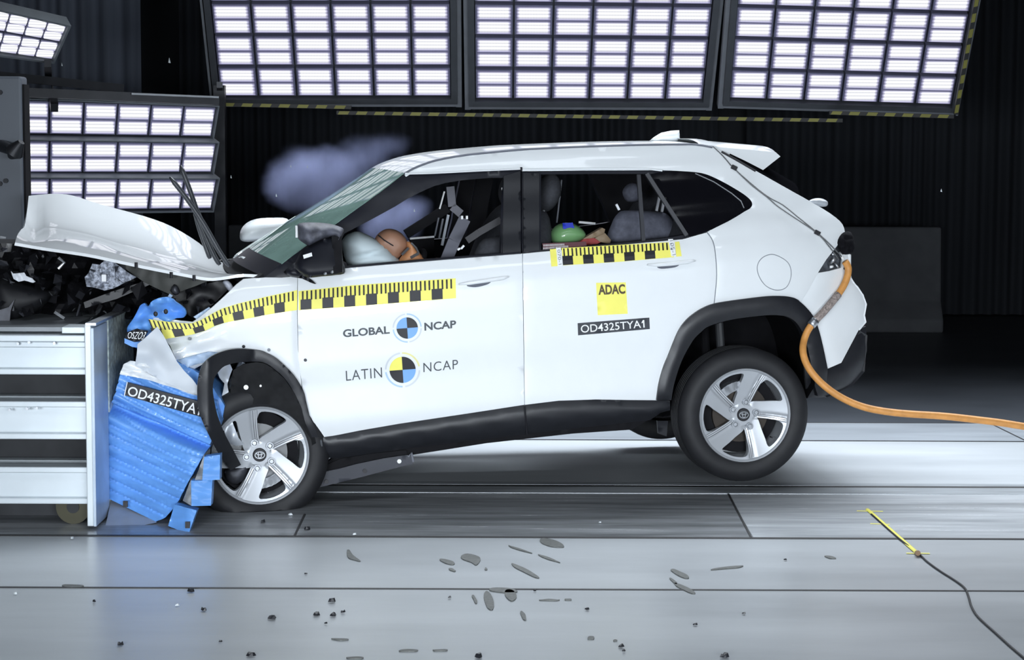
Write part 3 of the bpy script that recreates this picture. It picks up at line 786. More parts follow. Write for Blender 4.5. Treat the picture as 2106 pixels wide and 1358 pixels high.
MB().tube([sidehit(x, y, .004) for x, y in ((1430, 357), (1468, 374), (1505, 398), (1524, 414), (1530, 428))], .003, 6).build('glass_seam', pmat('seam_grey', (.25, .26, .28), .4), car)
MB().tube([sidehit(x, y, .006) for x, y in cr([(833, 357.5), (893, 356), (980, 351.5), (1071, 347.5)], 3)], .005, 6).build('drip_moulding', WHITE, front_door)
MB().tube([sidehit(x, y, .008) for x, y in ((1072, 344.5), (1072, 352))], .006, 6).build('door_gap', BLACK, front_door)
MB().tube([sidehit(x, y, .004) for x, y in ((1074, 349), (1200, 347), (1330, 347), (1362, 351))], .006, 6).build('drip_moulding', WHITE, rear_door)
MB().tube([sidehit(x, y + 1.0, .002) for x, y in cr(rail, 3)], .006, 6).build('roof_ditch', pmat('ditch_grey', (.12, .13, .16), .5), car)
# --- seams
MB().tube([sidehit(x, y, -.001) for x, y in (lambda q: q + q[:1])(closed([(1592, 524), (1620, 540), (1627, 565), (1618, 590), (1598, 597), (1575, 588), (1560, 566), (1558, 545), (1570, 529)], 6))], .0024, 6).build('fuel_lid_seam', GAPM, car)
MB().tube([sidehit(x, y, -.006) for x, y in ((1074.5, 522), (1075.4, 560), (1079, 834))], .005, 6).build('door_gap', GAPM, rear_door)
MB().tube([sidehit(x, y, -.004) for x, y in cr([(1454, 478), (1466, 497), (1471, 524), (1473.5, 565), (1471, 600), (1468, 626)], 4)], .0035, 6).build('door_gap', GAPM, rear_door)
# --- handles
def handle(pts, slot, parent):
    h = MB().tube([sidehit(x, y, .028) for x, y in pts], [.005] + [.010] * (len(pts) - 2) + [.004], 10)
    h.build('door_handle', WHITE, parent, smooth=True)
    panel('handle_shade', closed(slot, 4), side(.0035), NV, [pmat('recess_shadow', (.10, .11, .14), .6)], parent, thick=.003, step=6)  # dark sheet painting the shade below the door handle
handle([(944, 585), (965, 582.5), (1000, 577.5), (1035, 572), (1046, 569)], [(960, 588), (975, 582), (1008, 578), (1003, 585), (978, 591)], front_door)
handle([(1332, 545), (1352, 545), (1380, 543), (1415, 539), (1430, 536)], [(1352, 548), (1372, 544), (1396, 544), (1388, 550), (1360, 553)], rear_door)
# --- claddings
lip = archR + [(1700, 812), (1684, 816)] + list(reversed(archRi))
for mi_ in (False, True):
    panel('wheel_arch_trim', lip, side(.028), NV, [PLASTIC], car, thick=.06, step=9, rnd=.012, rr=6, mirrored=mi_)
    panel('sill_cladding', [(657, 900), (672, 901), (740, 889), (821, 874), (968, 852), (1079, 835), (1152, 826), (1226, 824), (1346, 825), (1381, 826), (1382, 846), (1362, 852), (1340, 866), (1281, 873), (1180, 884), (1084, 895), (960, 910), (836, 925), (700, 944), (672, 944), (664, 930)], side(.03), NV, [PLASTIC], car, thick=.06, step=10, rnd=.03, rr=9, disp=lambda x, y: -.012 * math.exp(-(((y - (918 - .115 * (x - 700) + .00002 * (x - 700) ** 2)) / 3) ** 2)), mirrored=mi_)
    panel('sill_flange', [(690, 935), (836, 915), (1084, 885), (1281, 863), (1340, 860), (1300, 884), (1180, 892), (1000, 912), (836, 938), (700, 962), (668, 958)], side(-.06), NV, [DARK], car, thick=.03, step=14, mirrored=mi_)
MB().tube([sidehit(x, y, .034) for x, y in ((1079, 835), (1081, 858), (1084, 894))], .004, 6).build('sill_gap', BLACK, car)
panel('mud_flap', [(1352, 866), (1374, 866), (1371, 898), (1354, 892)], side(-.03), NV, [PLASTIC], car, thick=.02, step=10)
# --- front arch trim, bent loose
fo = cr([(655, 900), (648, 880), (637, 856), (630, 826), (624, 803), (604, 771), (571, 739), (550, 727), (534, 721), (501, 718), (478, 719), (460, 723), (442, 730), (427, 740), (414, 756), (408, 780), (406, 804), (408, 840), (416, 866), (427, 890), (445, 926), (462, 952), (474, 968)], 3)
fi = cr([(496, 957), (480, 926), (466, 900), (457, 880), (446, 850), (440, 820), (438, 804), (439, 786), (444, 773), (457, 757), (472, 750), (492, 746), (527, 744), (545, 747), (560, 756), (585, 778), (604, 806), (618, 836), (628, 870), (642, 900)], 3)
def floose(x, y):
    k = max(0, min(1, (520 - x) / 90)); return sidehit(x, y, .03 + .24 * k)
panel('wheel_arch_trim', fo + fi, floose, NV, [PLASTIC], car, thick=.03, step=7, rnd=.004, rr=4)
# --- front fender
fend = [(501, 574.5), (547, 571), (580, 571.5), (612, 568), (611.5, 600), (611, 640), (613, 720), (621, 800), (604, 773), (571, 741), (534, 723), (501, 720), (460, 725), (430, 738), (412, 752), (392, 764), (376, 758), (363, 742), (350, 712), (339, 697), (322, 684), (311, 666), (305, 652), (340, 655), (372, 660), (396, 662), (412, 652), (436, 633), (455, 616), (471, 601), (486, 586)]
def fend_d(x, y):
    k = max(0, min(1, (470 - x) / 120))
    d = k * .05 * noise.noise(Vector((x * .018, y * .03, 2))) + .02 * k
    d += .018 * k * math.sin((y - 700 + (x - 400) * .35) * .16)
    # arch eyebrow crease
    return d
fender = panel('fender', fend, side(.0), NV, PW, car, step=9, rnd=.006, rr=4, disp=fend_d)
panel('fender', [(501, 574.5), (547, 571), (580, 571.5), (612, 568), (611.5, 640), (613, 720), (621, 800), (604, 773), (571, 741), (534, 723), (501, 720), (460, 725), (430, 738), (380, 745), (330, 760), (290, 700), (320, 640), (400, 600)], side(0), NV, PW, car, step=18, mirrored=True)
for px, py, c_ in ((501, 713, BLACK), (553, 720, GAPM), (450, 736, GAPM), (628, 741, DOTM), (390, 697, GAPM)):
    MB().ball(sidehit(px, py, .004 if px > 470 else .03), .008, .005, .008, n=8, m=6).build('screw', c_, fender)
panel('torn_sheet', [(324, 672), (336, 690), (350, 716), (364, 744), (378, 762), (396, 780), (409, 798), (412, 812), (380, 802), (330, 782), (278, 752), (281, 728), (283, 708), (300, 694)], lambda x, y: carp(x, y, -.13), NV, [pmat('torn_white_sheet', (.58, .62, .67), .45, var=.05)], fender, thick=.006, step=7, disp=lambda x, y: .03 * noise.noise(Vector((x * .02, y * .02, 1))) + max(0, (y - 750)) * .0006)
panel('torn_sheet', [(254, 750), (268, 742), (285, 745), (330, 752), (372, 770), (409, 800), (411, 816), (360, 799), (300, 781), (246, 770)], lambda x, y: carp(x, y, -.12), NV, [WHITE], fender, thick=.008, step=6, disp=lambda x, y: .03 * noise.noise(Vector((x * .03, y * .05, 8))) + .012 * math.sin((y - .28 * x) * .35))
panel('hanging_sheet', [(446, 762), (470, 742), (478, 760), (468, 792), (474, 830), (478, 868), (490, 900), (503, 915), (486, 918), (470, 912), (462, 890), (455, 850), (456, 815), (462, 790), (452, 778)], side(-.0), NV, [pmat('bent_sheet_metal', (.62, .66, .72), .4, metal=.3, var=.12, scale=12)], fender, thick=.006, step=6, disp=lambda x, y: .035 * noise.noise(Vector((x * .05, y * .025, 4))))
panel('torn_rail', [(365, 742), (396, 732), (430, 724), (448, 726), (420, 745), (385, 756)], side(.05), NV, [pmat('pale_blue_sheet', (.42, .55, .74), .4, var=.08)], fender, thick=.02, step=7, disp=lambda x, y: .01 * math.sin(y * .5))
# --- roof, windscreen, tailgate
near_roof = [sidehit(x, y, 0) for x, y in cr(rail, 3)]
crown = lambda p: Z3 * .05
roof = loft('roof', near_roof, lambda p: Z3 * .014 - U * (.045 * math.exp(-(((p - near_roof[0]).dot(U)) / .35) ** 2)), 14, [WHITE, DARK], car, .02)
ws = [sidehit(x, y, -.012) for x, y in cr([(831, 357), (780, 397), (720, 440), (660, 484), (600, 528), (545, 571)], 3)]
ND = (-U * .5 + Z3 * .86)
def wsd(p):
    t = max(0, min(1, (ws[0].z - p.z) / (ws[0].z - ws[-1].z))); return (Z3 * .012 - U * .045) * (1 - t) + (Z3 * .03 - U * .09) * t + ND * (.006 * math.sin(math.pi * t))
ws1 = [p for i, p in enumerate(ws) if i <= len(ws) - 3]
windscreen = loft('windscreen', ws1, wsd, 16, WINDM, car, .005, expo=2.0)
loft('windscreen_frit', ws[len(ws) - 3:], wsd, 16, GLOSSBLK, windscreen, .005, expo=2.0)
wsb = [sidehit(x, y, -.016) for x, y in ((545, 571), (530, 580), (505, 588))]
loft('cowl', wsb, lambda p: -U * .03, 12, DARK, car, .02)
def crackpts(a, b, n=8, j=.012):
    pts = []
    for i in range(n + 1):
        t = i / n; pts.append((a[0] + (b[0] - a[0]) * t, a[1] + (b[1] - a[1]) * t))
    return pts
spl = [sidehit(1462, 300, 0), sidehit(1483, 303), sidehit(1554, 351)]
# spoiler: shaped wing across the back edge of the roof
sv = .30
sp_pts = [(1440, 299), (1465, 299), (1483, 303), (1561, 310), (1595, 313), (1605, 322), (1568, 351), (1552, 352), (1500, 322), (1470, 308)]
rows = []
for k in range(13):
    t = k / 12; rows.append([])
base = [carp(x, y, sv) for x, y in sp_pts]
for k in range(13):
    t = k / 12; e = 1 - abs(2 * t - 1) ** 3
    rows[k] = [p.lerp(mir(p), t) + Z3 * (.035 * e) + U * (.03 * e) for p in base]
m = MB(); n_ = len(base)
m.add([p for r_ in rows for p in r_], [(i * n_ + k, i * n_ + (k + 1) % n_, (i + 1) * n_ + (k + 1) % n_, (i + 1) * n_ + k) for i in range(12) for k in range(n_)] + [tuple(range(n_ - 1, -1, -1)), tuple(12 * n_ + k for k in range(n_))])
spoiler = m.build('spoiler', WHITE, car, angle=35)
loft('rear_window', [sidehit(x, y, -.008) for x, y in ((1500, 322), (1530, 338), (1554, 351), (1600, 377), (1643, 401))], lambda p: (U * .8 + Z3 * .5) * .15, 14, [pmat('rear_glass_black', (.004, .004, .005), .8, spec=.0), DARK], car, .01)
tail_near = [sidehit(x, y, -.004) for x, y in cr([(1641, 400), (1690, 428), (1718, 447), (1733, 462), (1738, 480), (1742, 505), (1748, 524), (1751, 571), (1765, 590), (1776, 607)], 2)]
tailgate = loft('tailgate', tail_near, lambda p: U * .06 + Z3 * .02, 14, [WHITE, DARK], car, .03)
loft('rear_bumper_skin', [sidehit(x, y, -.004) for x, y in ((1776, 607), (1783, 626), (1779, 649), (1782, 663), (1768, 680))], lambda p: U * .04, 12, [WHITE, DARK], car, .03)
loft('rear_bumper_valance', [sidehit(x, y, -.03) for x, y in ((1768, 680), (1784, 690), (1778, 765), (1755, 792), (1700, 818))], lambda p: U * .04, 10, PLASTIC, car, .03)
pw = [tail_near[3].lerp(mir(tail_near[3]), .25) + Z3 * .10, tail_near[3].lerp(mir(tail_near[3]), .3) + Z3 * .085 + U * .03]
pillow('wiper_pivot', closed([(1662, 416), (1672, 409), (1688, 408), (1700, 413), (1703, 419), (1698, 425), (1680, 424)], 3), atv(.55), NV, .03, .03, pmat('pivot_grey', (.35, .37, .40), .35), tailgate, step=4)
# antenna fin
fin = [(1333, 292), (1345, 282), (1360, 273), (1380, 269), (1397, 268), (1399, 292)]
pillow('antenna_fin', fin, atv(CW / 2), NV, .03, .03, WHITE, roof, step=6, dm=10)
pillow('roof_cap', closed([(1398, 293), (1404, 288), (1420, 288), (1434, 294)], 3), atv(CW / 2 + .1), NV, .03, .03, WHITE, roof, step=5)
# tail lamp opening with wiring
lampm = pmat('lamp_mount', (.5, .52, .54), .4, metal=.5, var=.5, scale=18)
recess = panel('tail_lamp_recess', [(1730, 480), (1720, 506), (1700, 534), (1683, 561), (1708, 558), (1734, 551), (1742, 524), (1740, 500)], side(-.05), NV, [pmat('recess_metal', (.13, .14, .16), .5, metal=.4, var=.6, scale=22)], car, thick=.01, step=8)
rd = random.Random(4)
for k in range(14):
    x, y = rd.uniform(1704, 1736), rd.uniform(514, 556)
    if y < 534 and x < 1715: continue
    p = sidehit(x, y, -.03); q = p + U * rd.uniform(-.03, .03) + Z3 * rd.uniform(-.04, .04) + NV * rd.uniform(0, .03)
    MB().tube([p, (p + q) / 2 + NV * .01, q], rd.uniform(.004, .010), 8).build('wiring', rd.choice([STEEL, GREYTRIM, BLACK, WHITEINK]), recess, smooth=True)
pillow('foam_wrap', closed([(1722, 500), (1730, 482), (1742, 476), (1752, 480), (1758, 500), (1757, 512), (1750, 522), (1732, 522)], 3), side(.0), NV, .03, .05, FOAM, car, step=4, disp=lambda x, y: .03 * noise.noise(Vector((x * .12, y * .12, 0))))
# --- trigger wires along the D-pillar
MB().tube([sidehit(x, y, .008) for x, y in cr([(1466, 301), (1486, 320), (1508, 345), (1540, 374), (1578, 404), (1610, 422), (1640, 446), (1681, 479), (1710, 506), (1731, 528)], 4)], .003, 6).build('trigger_wire', pmat('wire_grey', (.12, .125, .13), .5), car, smooth=True)
MB().tube([sidehit(x, y, .012) for x, y in cr([(1508, 345), (1545, 380), (1578, 406), (1600, 425), (1640, 452), (1681, 480), (1706, 508), (1725, 534)], 4)], .003, 6).build('trigger_wire', pmat('wire_grey', (.12, .125, .13), .5), car, smooth=True)
for px, py in ((1510, 345), (1681, 479)):
    p = sidehit(px, py, .012)
    MB().box(p, .030, .012, .022, ((U * .9 - Z3 * .45).normalized(), NV, (Z3 * .9 + U * .45).normalized())).build('wire_clip', BLACK, car)
MB().tube([sidehit(x, y, .006) for x, y in ((1484, 312), (1518, 331), (1554, 352))], .006, 6).build('spoiler_seal', BLACK, car)

# --- stickers on the doors
def ruler(name, top, bot, n_per, parent, off=.003, invert=False, start=0.0, endw=None):
    """yellow tape with black scale marks between two edge polylines"""
    m = MB()
    def at(lst, t):
        L = [0]
        for a, b in zip(lst, lst[1:]): L.append(L[-1] + math.hypot(b[0] - a[0], b[1] - a[1]))
        s = t * L[-1]
        for i in range(len(lst) - 1):
            if s <= L[i + 1] + 1e-9:
                k = (s - L[i]) / (L[i + 1] - L[i]); return (lst[i][0] + (lst[i + 1][0] - lst[i][0]) * k, lst[i][1] + (lst[i + 1][1] - lst[i][1]) * k)
        return lst[-1]
    def Pt(t, b):
        a, c = at(top, t), at(bot, t); return (a[0] + (c[0] - a[0]) * b, a[1] + (c[1] - a[1]) * b)
    def quad(t0, t1, b0, b1, o, mi):
        N_ = max(1, int((t1 - t0) * 60)); M_ = 2
        def off_(x): return (.003 + .075 * max(0, min(1, (470 - x) / 120)) if parent is fender else o)
        vs = []
        for i in range(N_ + 1):
            for j in range(M_ + 1):
                x, y = Pt(t0 + (t1 - t0) * i / N_, b0 + (b1 - b0) * j / M_); vs.append(sidehit(x, y, off_(x) + (o - off)))
        fs = [orient(vs, (i * (M_ + 1) + j, (i + 1) * (M_ + 1) + j, (i + 1) * (M_ + 1) + j + 1, i * (M_ + 1) + j + 1), NV) for i in range(N_) for j in range(M_)]
        m.add(vs, fs, mi)
    quad(0, 1, 0, 1, off, 0)
    T5 = n_per * 5
    for k in range(int(T5 + .01)):
        t = (k + .5 + start) / T5
        if t > .995: break
        quad(t - .17 / T5, t + .20 / T5, .03, .50, off + .0012, 1)
    for k in range(int(n_per + 1)):
        t0 = (k + start / 5) / n_per; t1 = t0 + .5 / n_per
        if t1 > 1.0: break
        quad(t0, t1, .46, .985, off + .0012, 1)
    return m.build(name, [YELLOW, BLACK], parent)
ruler('scale_tape', [(306, 656.5), (327, 660), (373, 665), (394.5, 665.5), (414, 658), (435, 646), (456, 635), (488, 625), (549, 610), (611, 597)],
      [(322, 697), (340, 697.5), (374, 692), (397, 688), (421, 681), (440, 671.5), (463, 664), (491, 659), (555, 647), (611, 638)], 7.0, fender, off=.006, start=-.5)
ruler('scale_tape', [(614, 599), (725, 587), (830, 579.5), (937, 572.5)], [(614, 638.5), (725, 631), (830, 622.5), (938, 613.5)], 7.2, front_door, start=.45)
ruler('scale_tape', [(1155, 510.5), (1270, 504), (1384, 498)], [(1158, 546), (1270, 539), (1386, 529)], 5.4, rear_door, start=0)
for q in ([(1131, 513), (1145, 511.5), (1147, 547.5), (1134, 548.5)], [(1388, 498), (1397, 497), (1402, 527), (1391, 528)]):
    panel('tape_end', q, side(.004), NV, [YELLOW], rear_door, thick=.001, step=10)
for q in ([(1143.5, 510), (1153.5, 509.5), (1157, 547), (1147, 548)], [(1374, 492), (1384, 491.5), (1391, 526), (1381, 528)]):
    panel('tape_strip', q, side(.0055), NV, [WHITEINK], rear_door, thick=.001, step=10)
text('tape_lettering', '105-1', [(1384, 494), (1390, 524), (1383, 525.5), (1377, 495)], side(.0075), NV, GAPM, rear_door)
text('tape_lettering', '070-1', [(1152, 513), (1155, 544), (1149, 545), (1146, 514)], side(.0075), NV, GAPM, rear_door)
INK = pmat('grey_ink', (.06, .07, .08), .5)
text('lettering', 'GLOBAL', [(705, 678), (801, 670.5), (801.7, 686.5), (705.7, 694.4)], side(.002), NV, INK, front_door, bold=.028, spacing=1.0)
text('lettering', 'NCAP', [(872.4, 664), (938, 658.7), (938, 674.8), (873, 680.6)], side(.002), NV, INK, front_door, bold=.028)
text('lettering', 'LATIN', [(711, 763), (785, 755.8), (786, 776.5), (712, 783.5)], side(.002), NV, INK, front_door, bold=-.004, spacing=1.1)
text('lettering', 'NCAP', [(870.6, 746.7), (941.7, 739.7), (942, 759), (871, 766)], side(.002), NV, INK, front_door, bold=-.004, spacing=1.1)
def roundel(cx, cy, r, ro, cols, arcs, parent):
    m = MB(); mats = [BLACK] + list(dict.fromkeys([c for c in cols] + [a[2] for a in arcs]))
    tl_ = R(-4.0)
    def P_(rr, an, up): return sidehit(cx + rr * math.sin(an + tl_), cy - rr * math.cos(an + tl_) * 1.0, up)
    for q in range(4):
        c = cols[q]
        vs = [P_(0, 0, .003)] + [P_(r, math.pi / 2 * q + math.pi / 2 * k / 10, .003) for k in range(11)]
        m.add(vs, [orient(vs, (0, k, k + 1), NV) for k in range(1, 11)], mats.index(c))
    for a0, a1, c in arcs:
        n = 14; vs = []
        for k in range(n + 1):
            an = R(a0 + (a1 - a0) * k / n); vs += [P_(ro * .94, an, .003), P_(ro * 1.04, an, .003)]
        m.add(vs, [orient(vs, (2 * k, 2 * k + 1, 2 * k + 3, 2 * k + 2), NV) for k in range(n)], mats.index(c))
    return m.build('roundel', mats, parent)
FAINT = pmat('faint_ink', (.62, .66, .70), .5)
roundel(837.5, 675, 22, 29, (BLACK, BLUEINK, BLACK, BLUEINK), ((2, 88, PALEBLUE), (182, 268, PALEBLUE), (275, 355, FAINT), (95, 175, FAINT)), front_door)
roundel(828, 761, 27, 35, (BLACK, BLUEINK, BLACK, YELLOW), ((2, 82, PALEYEL), (184, 266, PALEBLUE), (275, 355, FAINT), (95, 175, FAINT)), front_door)
panel('square_sticker', [(1226, 582), (1287, 581), (1291, 645.5), (1229.5, 648.5)], side(.002), NV, [YELLOW], rear_door, thick=.001, step=16)
text('lettering', 'ADAC', [(1230, 586), (1285, 584.5), (1286, 604.5), (1231, 607)], side(.0035), NV, BROWNINK, rear_door, bold=.035)
panel('number_sticker', [(1188, 665), (1335.5, 653.5), (1336.5, 677), (1189, 690)], side(.002), NV, [pmat('dark_plate', (.035, .04, .05), .5)], rear_door, thick=.001, step=16)
text('lettering', 'OD4325TYA1', [(1194, 669), (1329, 658), (1330, 673.5), (1195, 685)], side(.0035), NV, WHITEINK, rear_door, bold=.006)

# --- near mirror (folded, cap torn) and far mirror
mir_ = pillow('mirror_housing', closed([(606, 548), (612, 530), (622, 512), (640, 503), (662, 492), (690, 484), (702, 488), (704, 520), (706, 560), (690, 566), (660, 569), (634, 571), (618, 562)], 3), side(.17), NV, .06, .10, pmat('mirror_black', (.010, .011, .016), .5, spec=.3), front_door, step=7, power=.35)
pillow('mirror_cap', closed([(610, 466), (618, 459), (645, 457.5), (675, 460), (695, 465), (707, 472), (702, 485), (692, 500), (688, 486), (660, 494), (643, 502), (634, 505), (620, 497), (612, 488)], 3), side(.19), NV, .07, .08, pmat('torn_mirror_shell', (.075, .078, .10), .6, var=.5, scale=25), mir_, step=6, disp=lambda x, y: .012 * noise.noise(Vector((x * .06, y * .06, 0))))
MB().tube([sidehit(609.5, 465, .23), sidehit(610, 477, .23), sidehit(610, 489, .22)], .006, 6).build('mirror_edge', WHITEINK, mir_)
panel('mirror_glass', [(682, 486), (703, 486), (704, 560), (686, 564)], side(.225), NV, [DARK], mir_, thick=.01, step=12)
panel('mirror_marker', [(623, 525), (641, 519.5), (642.5, 527), (625, 532.5)], side(.245), NV, [WHITEINK], mir_, thick=.002, step=8)
for px, py in ((669, 563), (683, 559.5)):
    MB().ball(sidehit(px, py, .235), .008, .006, .008, n=8, m=6).build('mirror_screw', STEEL, mir_)
pillow('mirror_arm', closed([(584, 560), (596, 548), (607, 540), (616, 548), (622, 566), (634, 570), (650, 584), (640, 582), (620, 573), (600, 570)], 2), side(.03), NV, .05, .03, GLOSSBLK, mir_, step=6)
pillow('mirror_foot', closed([(694, 545), (706, 541), (710, 555), (708, 563), (694, 564)], 2), side(.06), NV, .05, .06, BLACK, mir_, step=5)
pillow('far_mirror', closed([(493, 486), (497, 470), (510, 457), (530, 450), (560, 448), (590, 450), (600, 470), (560, 490), (520, 497), (498, 496)], 3), atv(CW + .12), NV, .09, .05, WHITE, car, step=7)
# --- bonnet
hn = cr([(31, 499), (90, 511), (177, 525), (236, 538), (295, 551), (383, 568), (427, 575), (456, 572.5), (501, 565), (545, 567)], 3)
hf = cr([(59, 403), (90, 401.5), (118, 401.5), (150, 406), (206, 424), (295, 448), (353, 469), (409, 502), (442, 531), (472, 549)], 3)
rows = []
for i, (a, b) in enumerate(zip(hn, hf)):
    p, q = carp(a[0], a[1], .14), carp(b[0], b[1], 1.62); t = i / (len(hn) - 1)
    row = []
    for k in range(15):
        s = k / 14
        c = p.lerp(q, s)
        sag = -.05 * math.sin(math.pi * s) * (1 - .4 * t)
        sag += .03 * math.sin(math.pi * 2 * s + 1.5 * t) * (1 - t)
        sag += .03 * noise.noise(Vector((t * 4, s * 3, 5))) * math.sin(math.pi * s) * (1.2 - t)
        fold = -.05 * math.exp(-((t - .06) / .05) ** 2) * math.sin(math.pi * s)
        row.append(c + Z3 * (sag + fold))
    rows.append(row)
bonnet = grid('bonnet', rows, [WHITE, DARK], car, .015)
panel('bonnet_brace', [(241, 541), (300, 553), (383, 569), (432, 577), (400, 590), (371, 600), (360, 607), (350, 606), (330, 597), (295, 580)], atv(.22), NV, [pmat('olive_primer', (.05, .052, .048), .6)], bonnet, thick=.02, step=12, disp=lambda x, y: .03 * noise.noise(Vector((x * .03, y * .03, 0))))
for px, py in ((280, 546), (352, 566), (399, 572)):
    MB().cyl(carp(px, py, .13), Z3, .008, .03, 8).build('bonnet_bolt', BLACK, bonnet)
pillow('hinge', closed([(458, 578), (470, 577), (480, 590), (484, 600), (474, 602), (462, 588)], 2), atv(.16), NV, .015, .02, pmat('hinge_metal', (.42, .44, .5), .4), car, step=4)
# --- wipers
for pts, dv in (([(349, 364), (385, 410), (420, 462), (450, 515), (472, 548)], .5), ([(371, 340), (390, 390), (410, 445), (440, 500), (468, 545)], .62), ([(400, 430), (410, 470), (424, 510), (432, 532)], .7), ([(402, 440), (420, 480), (440, 525), (452, 545)], .66)):
    w_ = MB().tube([carp(x, y, dv) for x, y in cr(pts, 3)], [.005] + [.013] * (len(cr(pts, 3)) - 2) + [.009], 8)
    w_.build('wiper_arm', pmat('wiper_black', (.035, .038, .045), .4), car, smooth=True)

# --- wheels
def lathe(m, prof, T, n=48, mi=0, closed_=False):
    """prof: (radius, y) list, axis along local y; T maps local to world"""
    vs = []; fs = []
    for r, y in prof:
        for k in range(n):
            a = 2 * math.pi * k / n; vs.append(T(Vector((r * math.cos(a), y, r * math.sin(a)))))
    M_ = len(prof)
    for i in range(M_ - 1 + (1 if closed_ else 0)):
        for k in range(n):
            j = (i + 1) % M_
            fs.append((i * n + k, j * n + k, j * n + (k + 1) % n, i * n + (k + 1) % n))
    m.add(vs, fs, mi)
def wheel(hub, steer, phase, flat, outward, ro=.351, camber=0.0):
    """outward: +1 near side; local y points inboard"""
    ux = (U * math.cos(steer) + V * math.sin(steer)); uy = (V * math.cos(steer) - U * math.sin(steer)) * outward
    uz = (Z3 + uy * camber).normalized()
    def T0(p): return hub + ux * p.x + uy * p.y + uz * p.z
    def T(p):
        q = T0(p)
        if flat and q.z < .004:
            d = .004 - q.z; q.z = .004; q -= uy * (d * .5 if p.y < .1 else -d * .5)
        return q
    wl = thing_part('wheel', hub, car)
    m = MB()
    prof = [(.238, .012), (.246, .004), (.262, -.004), (.290, -.008), (.312, -.004), (.328, .006), (ro - .006, .022), (ro, .040)]
    for g in (.06, .085, .112, .138, .164):
        prof += [(ro, g - .004), (ro - .008, g - .002), (ro - .008, g + .002), (ro, g + .004)]
    prof += [(ro, .185), (ro - .006, .203), (.328, .219), (.300, .228), (.26, .226), (.238, .21)]
    lathe(m, prof, T, 72)
    m.build('tyre', RUBBER, wl, angle=40)
    # rim face with five windows
    RR = .2465
    def pol(r, deg): return (r * RR * math.sin(R(deg)), r * RR * math.cos(R(deg)))
    outer = [pol(.945, 360 * k / 72) for k in range(72)]
    holes = []
    for k in range(5):
        b = phase + 72 * k
        h = [pol(.36, -51 + b), pol(.30, -45 + b), pol(.36, -33 + b), pol(.50, -16 + b), pol(.68, -7 + b), pol(.85, -2 + b), pol(.89, -7 + b), pol(.90, -22 + b), pol(.885, -38 + b), pol(.78, -43 + b), pol(.60, -45.5 + b)]
        holes.append(closed(h, 3))
    def face(x, z):
        r = math.hypot(x, z) / RR
        a = (math.degrees(math.atan2(x, z)) - phase + 60) % 72 - 60
        y = .040 - .030 * min(1, max(0, (r - .25) / .7)) ** 1.2
        if .24 < r < .97:
            am = 15 - 9 / (r + .05)                       # machined strip along the right side of each spoke
            am = 20 + 6 * (r - .5)
            for a_ in (a, a + 72, a - 72):
                s = math.sin(R(a_ - am)) * r * RR
                if abs(a_ - am) < 60:
                    y += .006 * (1 / (1 + math.exp(-(s + .012) / .0025))) * (1 / (1 + math.exp((s - .02) / .003)))
                    y -= .0028 * math.exp(-(s / .003) ** 2) + .0028 * math.exp(-((s - .013) / .003) ** 2)
        return y
    V2, TT, bnd, loops = tri2d(outer, holes, .006)
    m = MB()
    P = [T0(Vector((x, face(x, z), z))) for x, z in V2]
    B = [T0(Vector((x, face(x, z) + .035, z))) for x, z in V2]
    m.add(P, [orient(P, f, -uy) for f in TT]); m.add(B, [orient(B, f, uy) for f in TT])
    for a, b in bnd: m.add([P[a], P[b], B[b], B[a]], [(0, 1, 2, 3)])
    lathe(m, [(.935 * RR, .014), (.955 * RR, .004), (.985 * RR, .000), (1.0 * RR, .006), (1.0 * RR, .014), (.96 * RR, .020), (.935 * RR, .05), (.90 * RR, .12), (.90 * RR, .20)], T0, 72)
    if outward > 0:
        for k in range(5):
            for lo_, hi_, mi_ in ((-.0065, -.0030, 1), (-.0030, .0030, 2), (.0030, .0065, 1), (.0065, .0125, 2), (.0125, .0150, 1)):  # dark strips paint the shadow in the spoke grooves, between machined faces
                vs = []
                for q in range(15):
                    r = .30 + .62 * q / 14; am = phase + 72 * k + 22 + 6 * (r - .5)
                    ca, sa = math.cos(R(am)), math.sin(R(am))
                    for o_ in (lo_, hi_):
                        x, z = r * RR * sa + o_ * ca, r * RR * ca - o_ * sa
                        vs.append(T0(Vector((x, min(face(x, z), face(x + .003 * ca, z - .003 * sa), face(x - .003 * ca, z + .003 * sa)) - .0018, z))))
                m.add(vs, [orient(vs, (2 * q, 2 * q + 1, 2 * q + 3, 2 * q + 2), -uy) for q in range(14)], mi_)
    m.build('rim', [ALLOY, pmat('groove_shade', (.10, .105, .12), .5), pmat('machined_alloy', (.62, .64, .67), .3, metal=.4)], wl, angle=38)
    m = MB(); lathe(m, [(.02, .095), (.150, .095), (.150, .118), (.02, .118)], T0, 40); m.build('brake_disc', pmat('disc_grey', (.16, .165, .17), .4, metal=.4) if flat else RUST, wl, angle=40)
    m = MB(); lathe(m, [(.0, .088), (.085, .088), (.085, .11)], T0, 32); m.build('hub_bell', RUST, wl, angle=40)
    m = MB()
    for k in range(7):
        a0 = R(phase + (-36 if not flat else 95) + k * 8)
        m.box(T0(Vector((.150 * math.sin(a0), .09, .150 * math.cos(a0)))), .05, .07, .045, (ux * math.cos(a0) - uz * math.sin(a0), uy, ux * math.sin(a0) + uz * math.cos(a0)))
    m.build('brake_caliper', ALLOYG, wl)
    m = MB(); lathe(m, [(.0, .10), (.21, .125), (.215, .19), (.0, .20)], T0, 40); m.build('backing_drum', DARK, wl, angle=40)
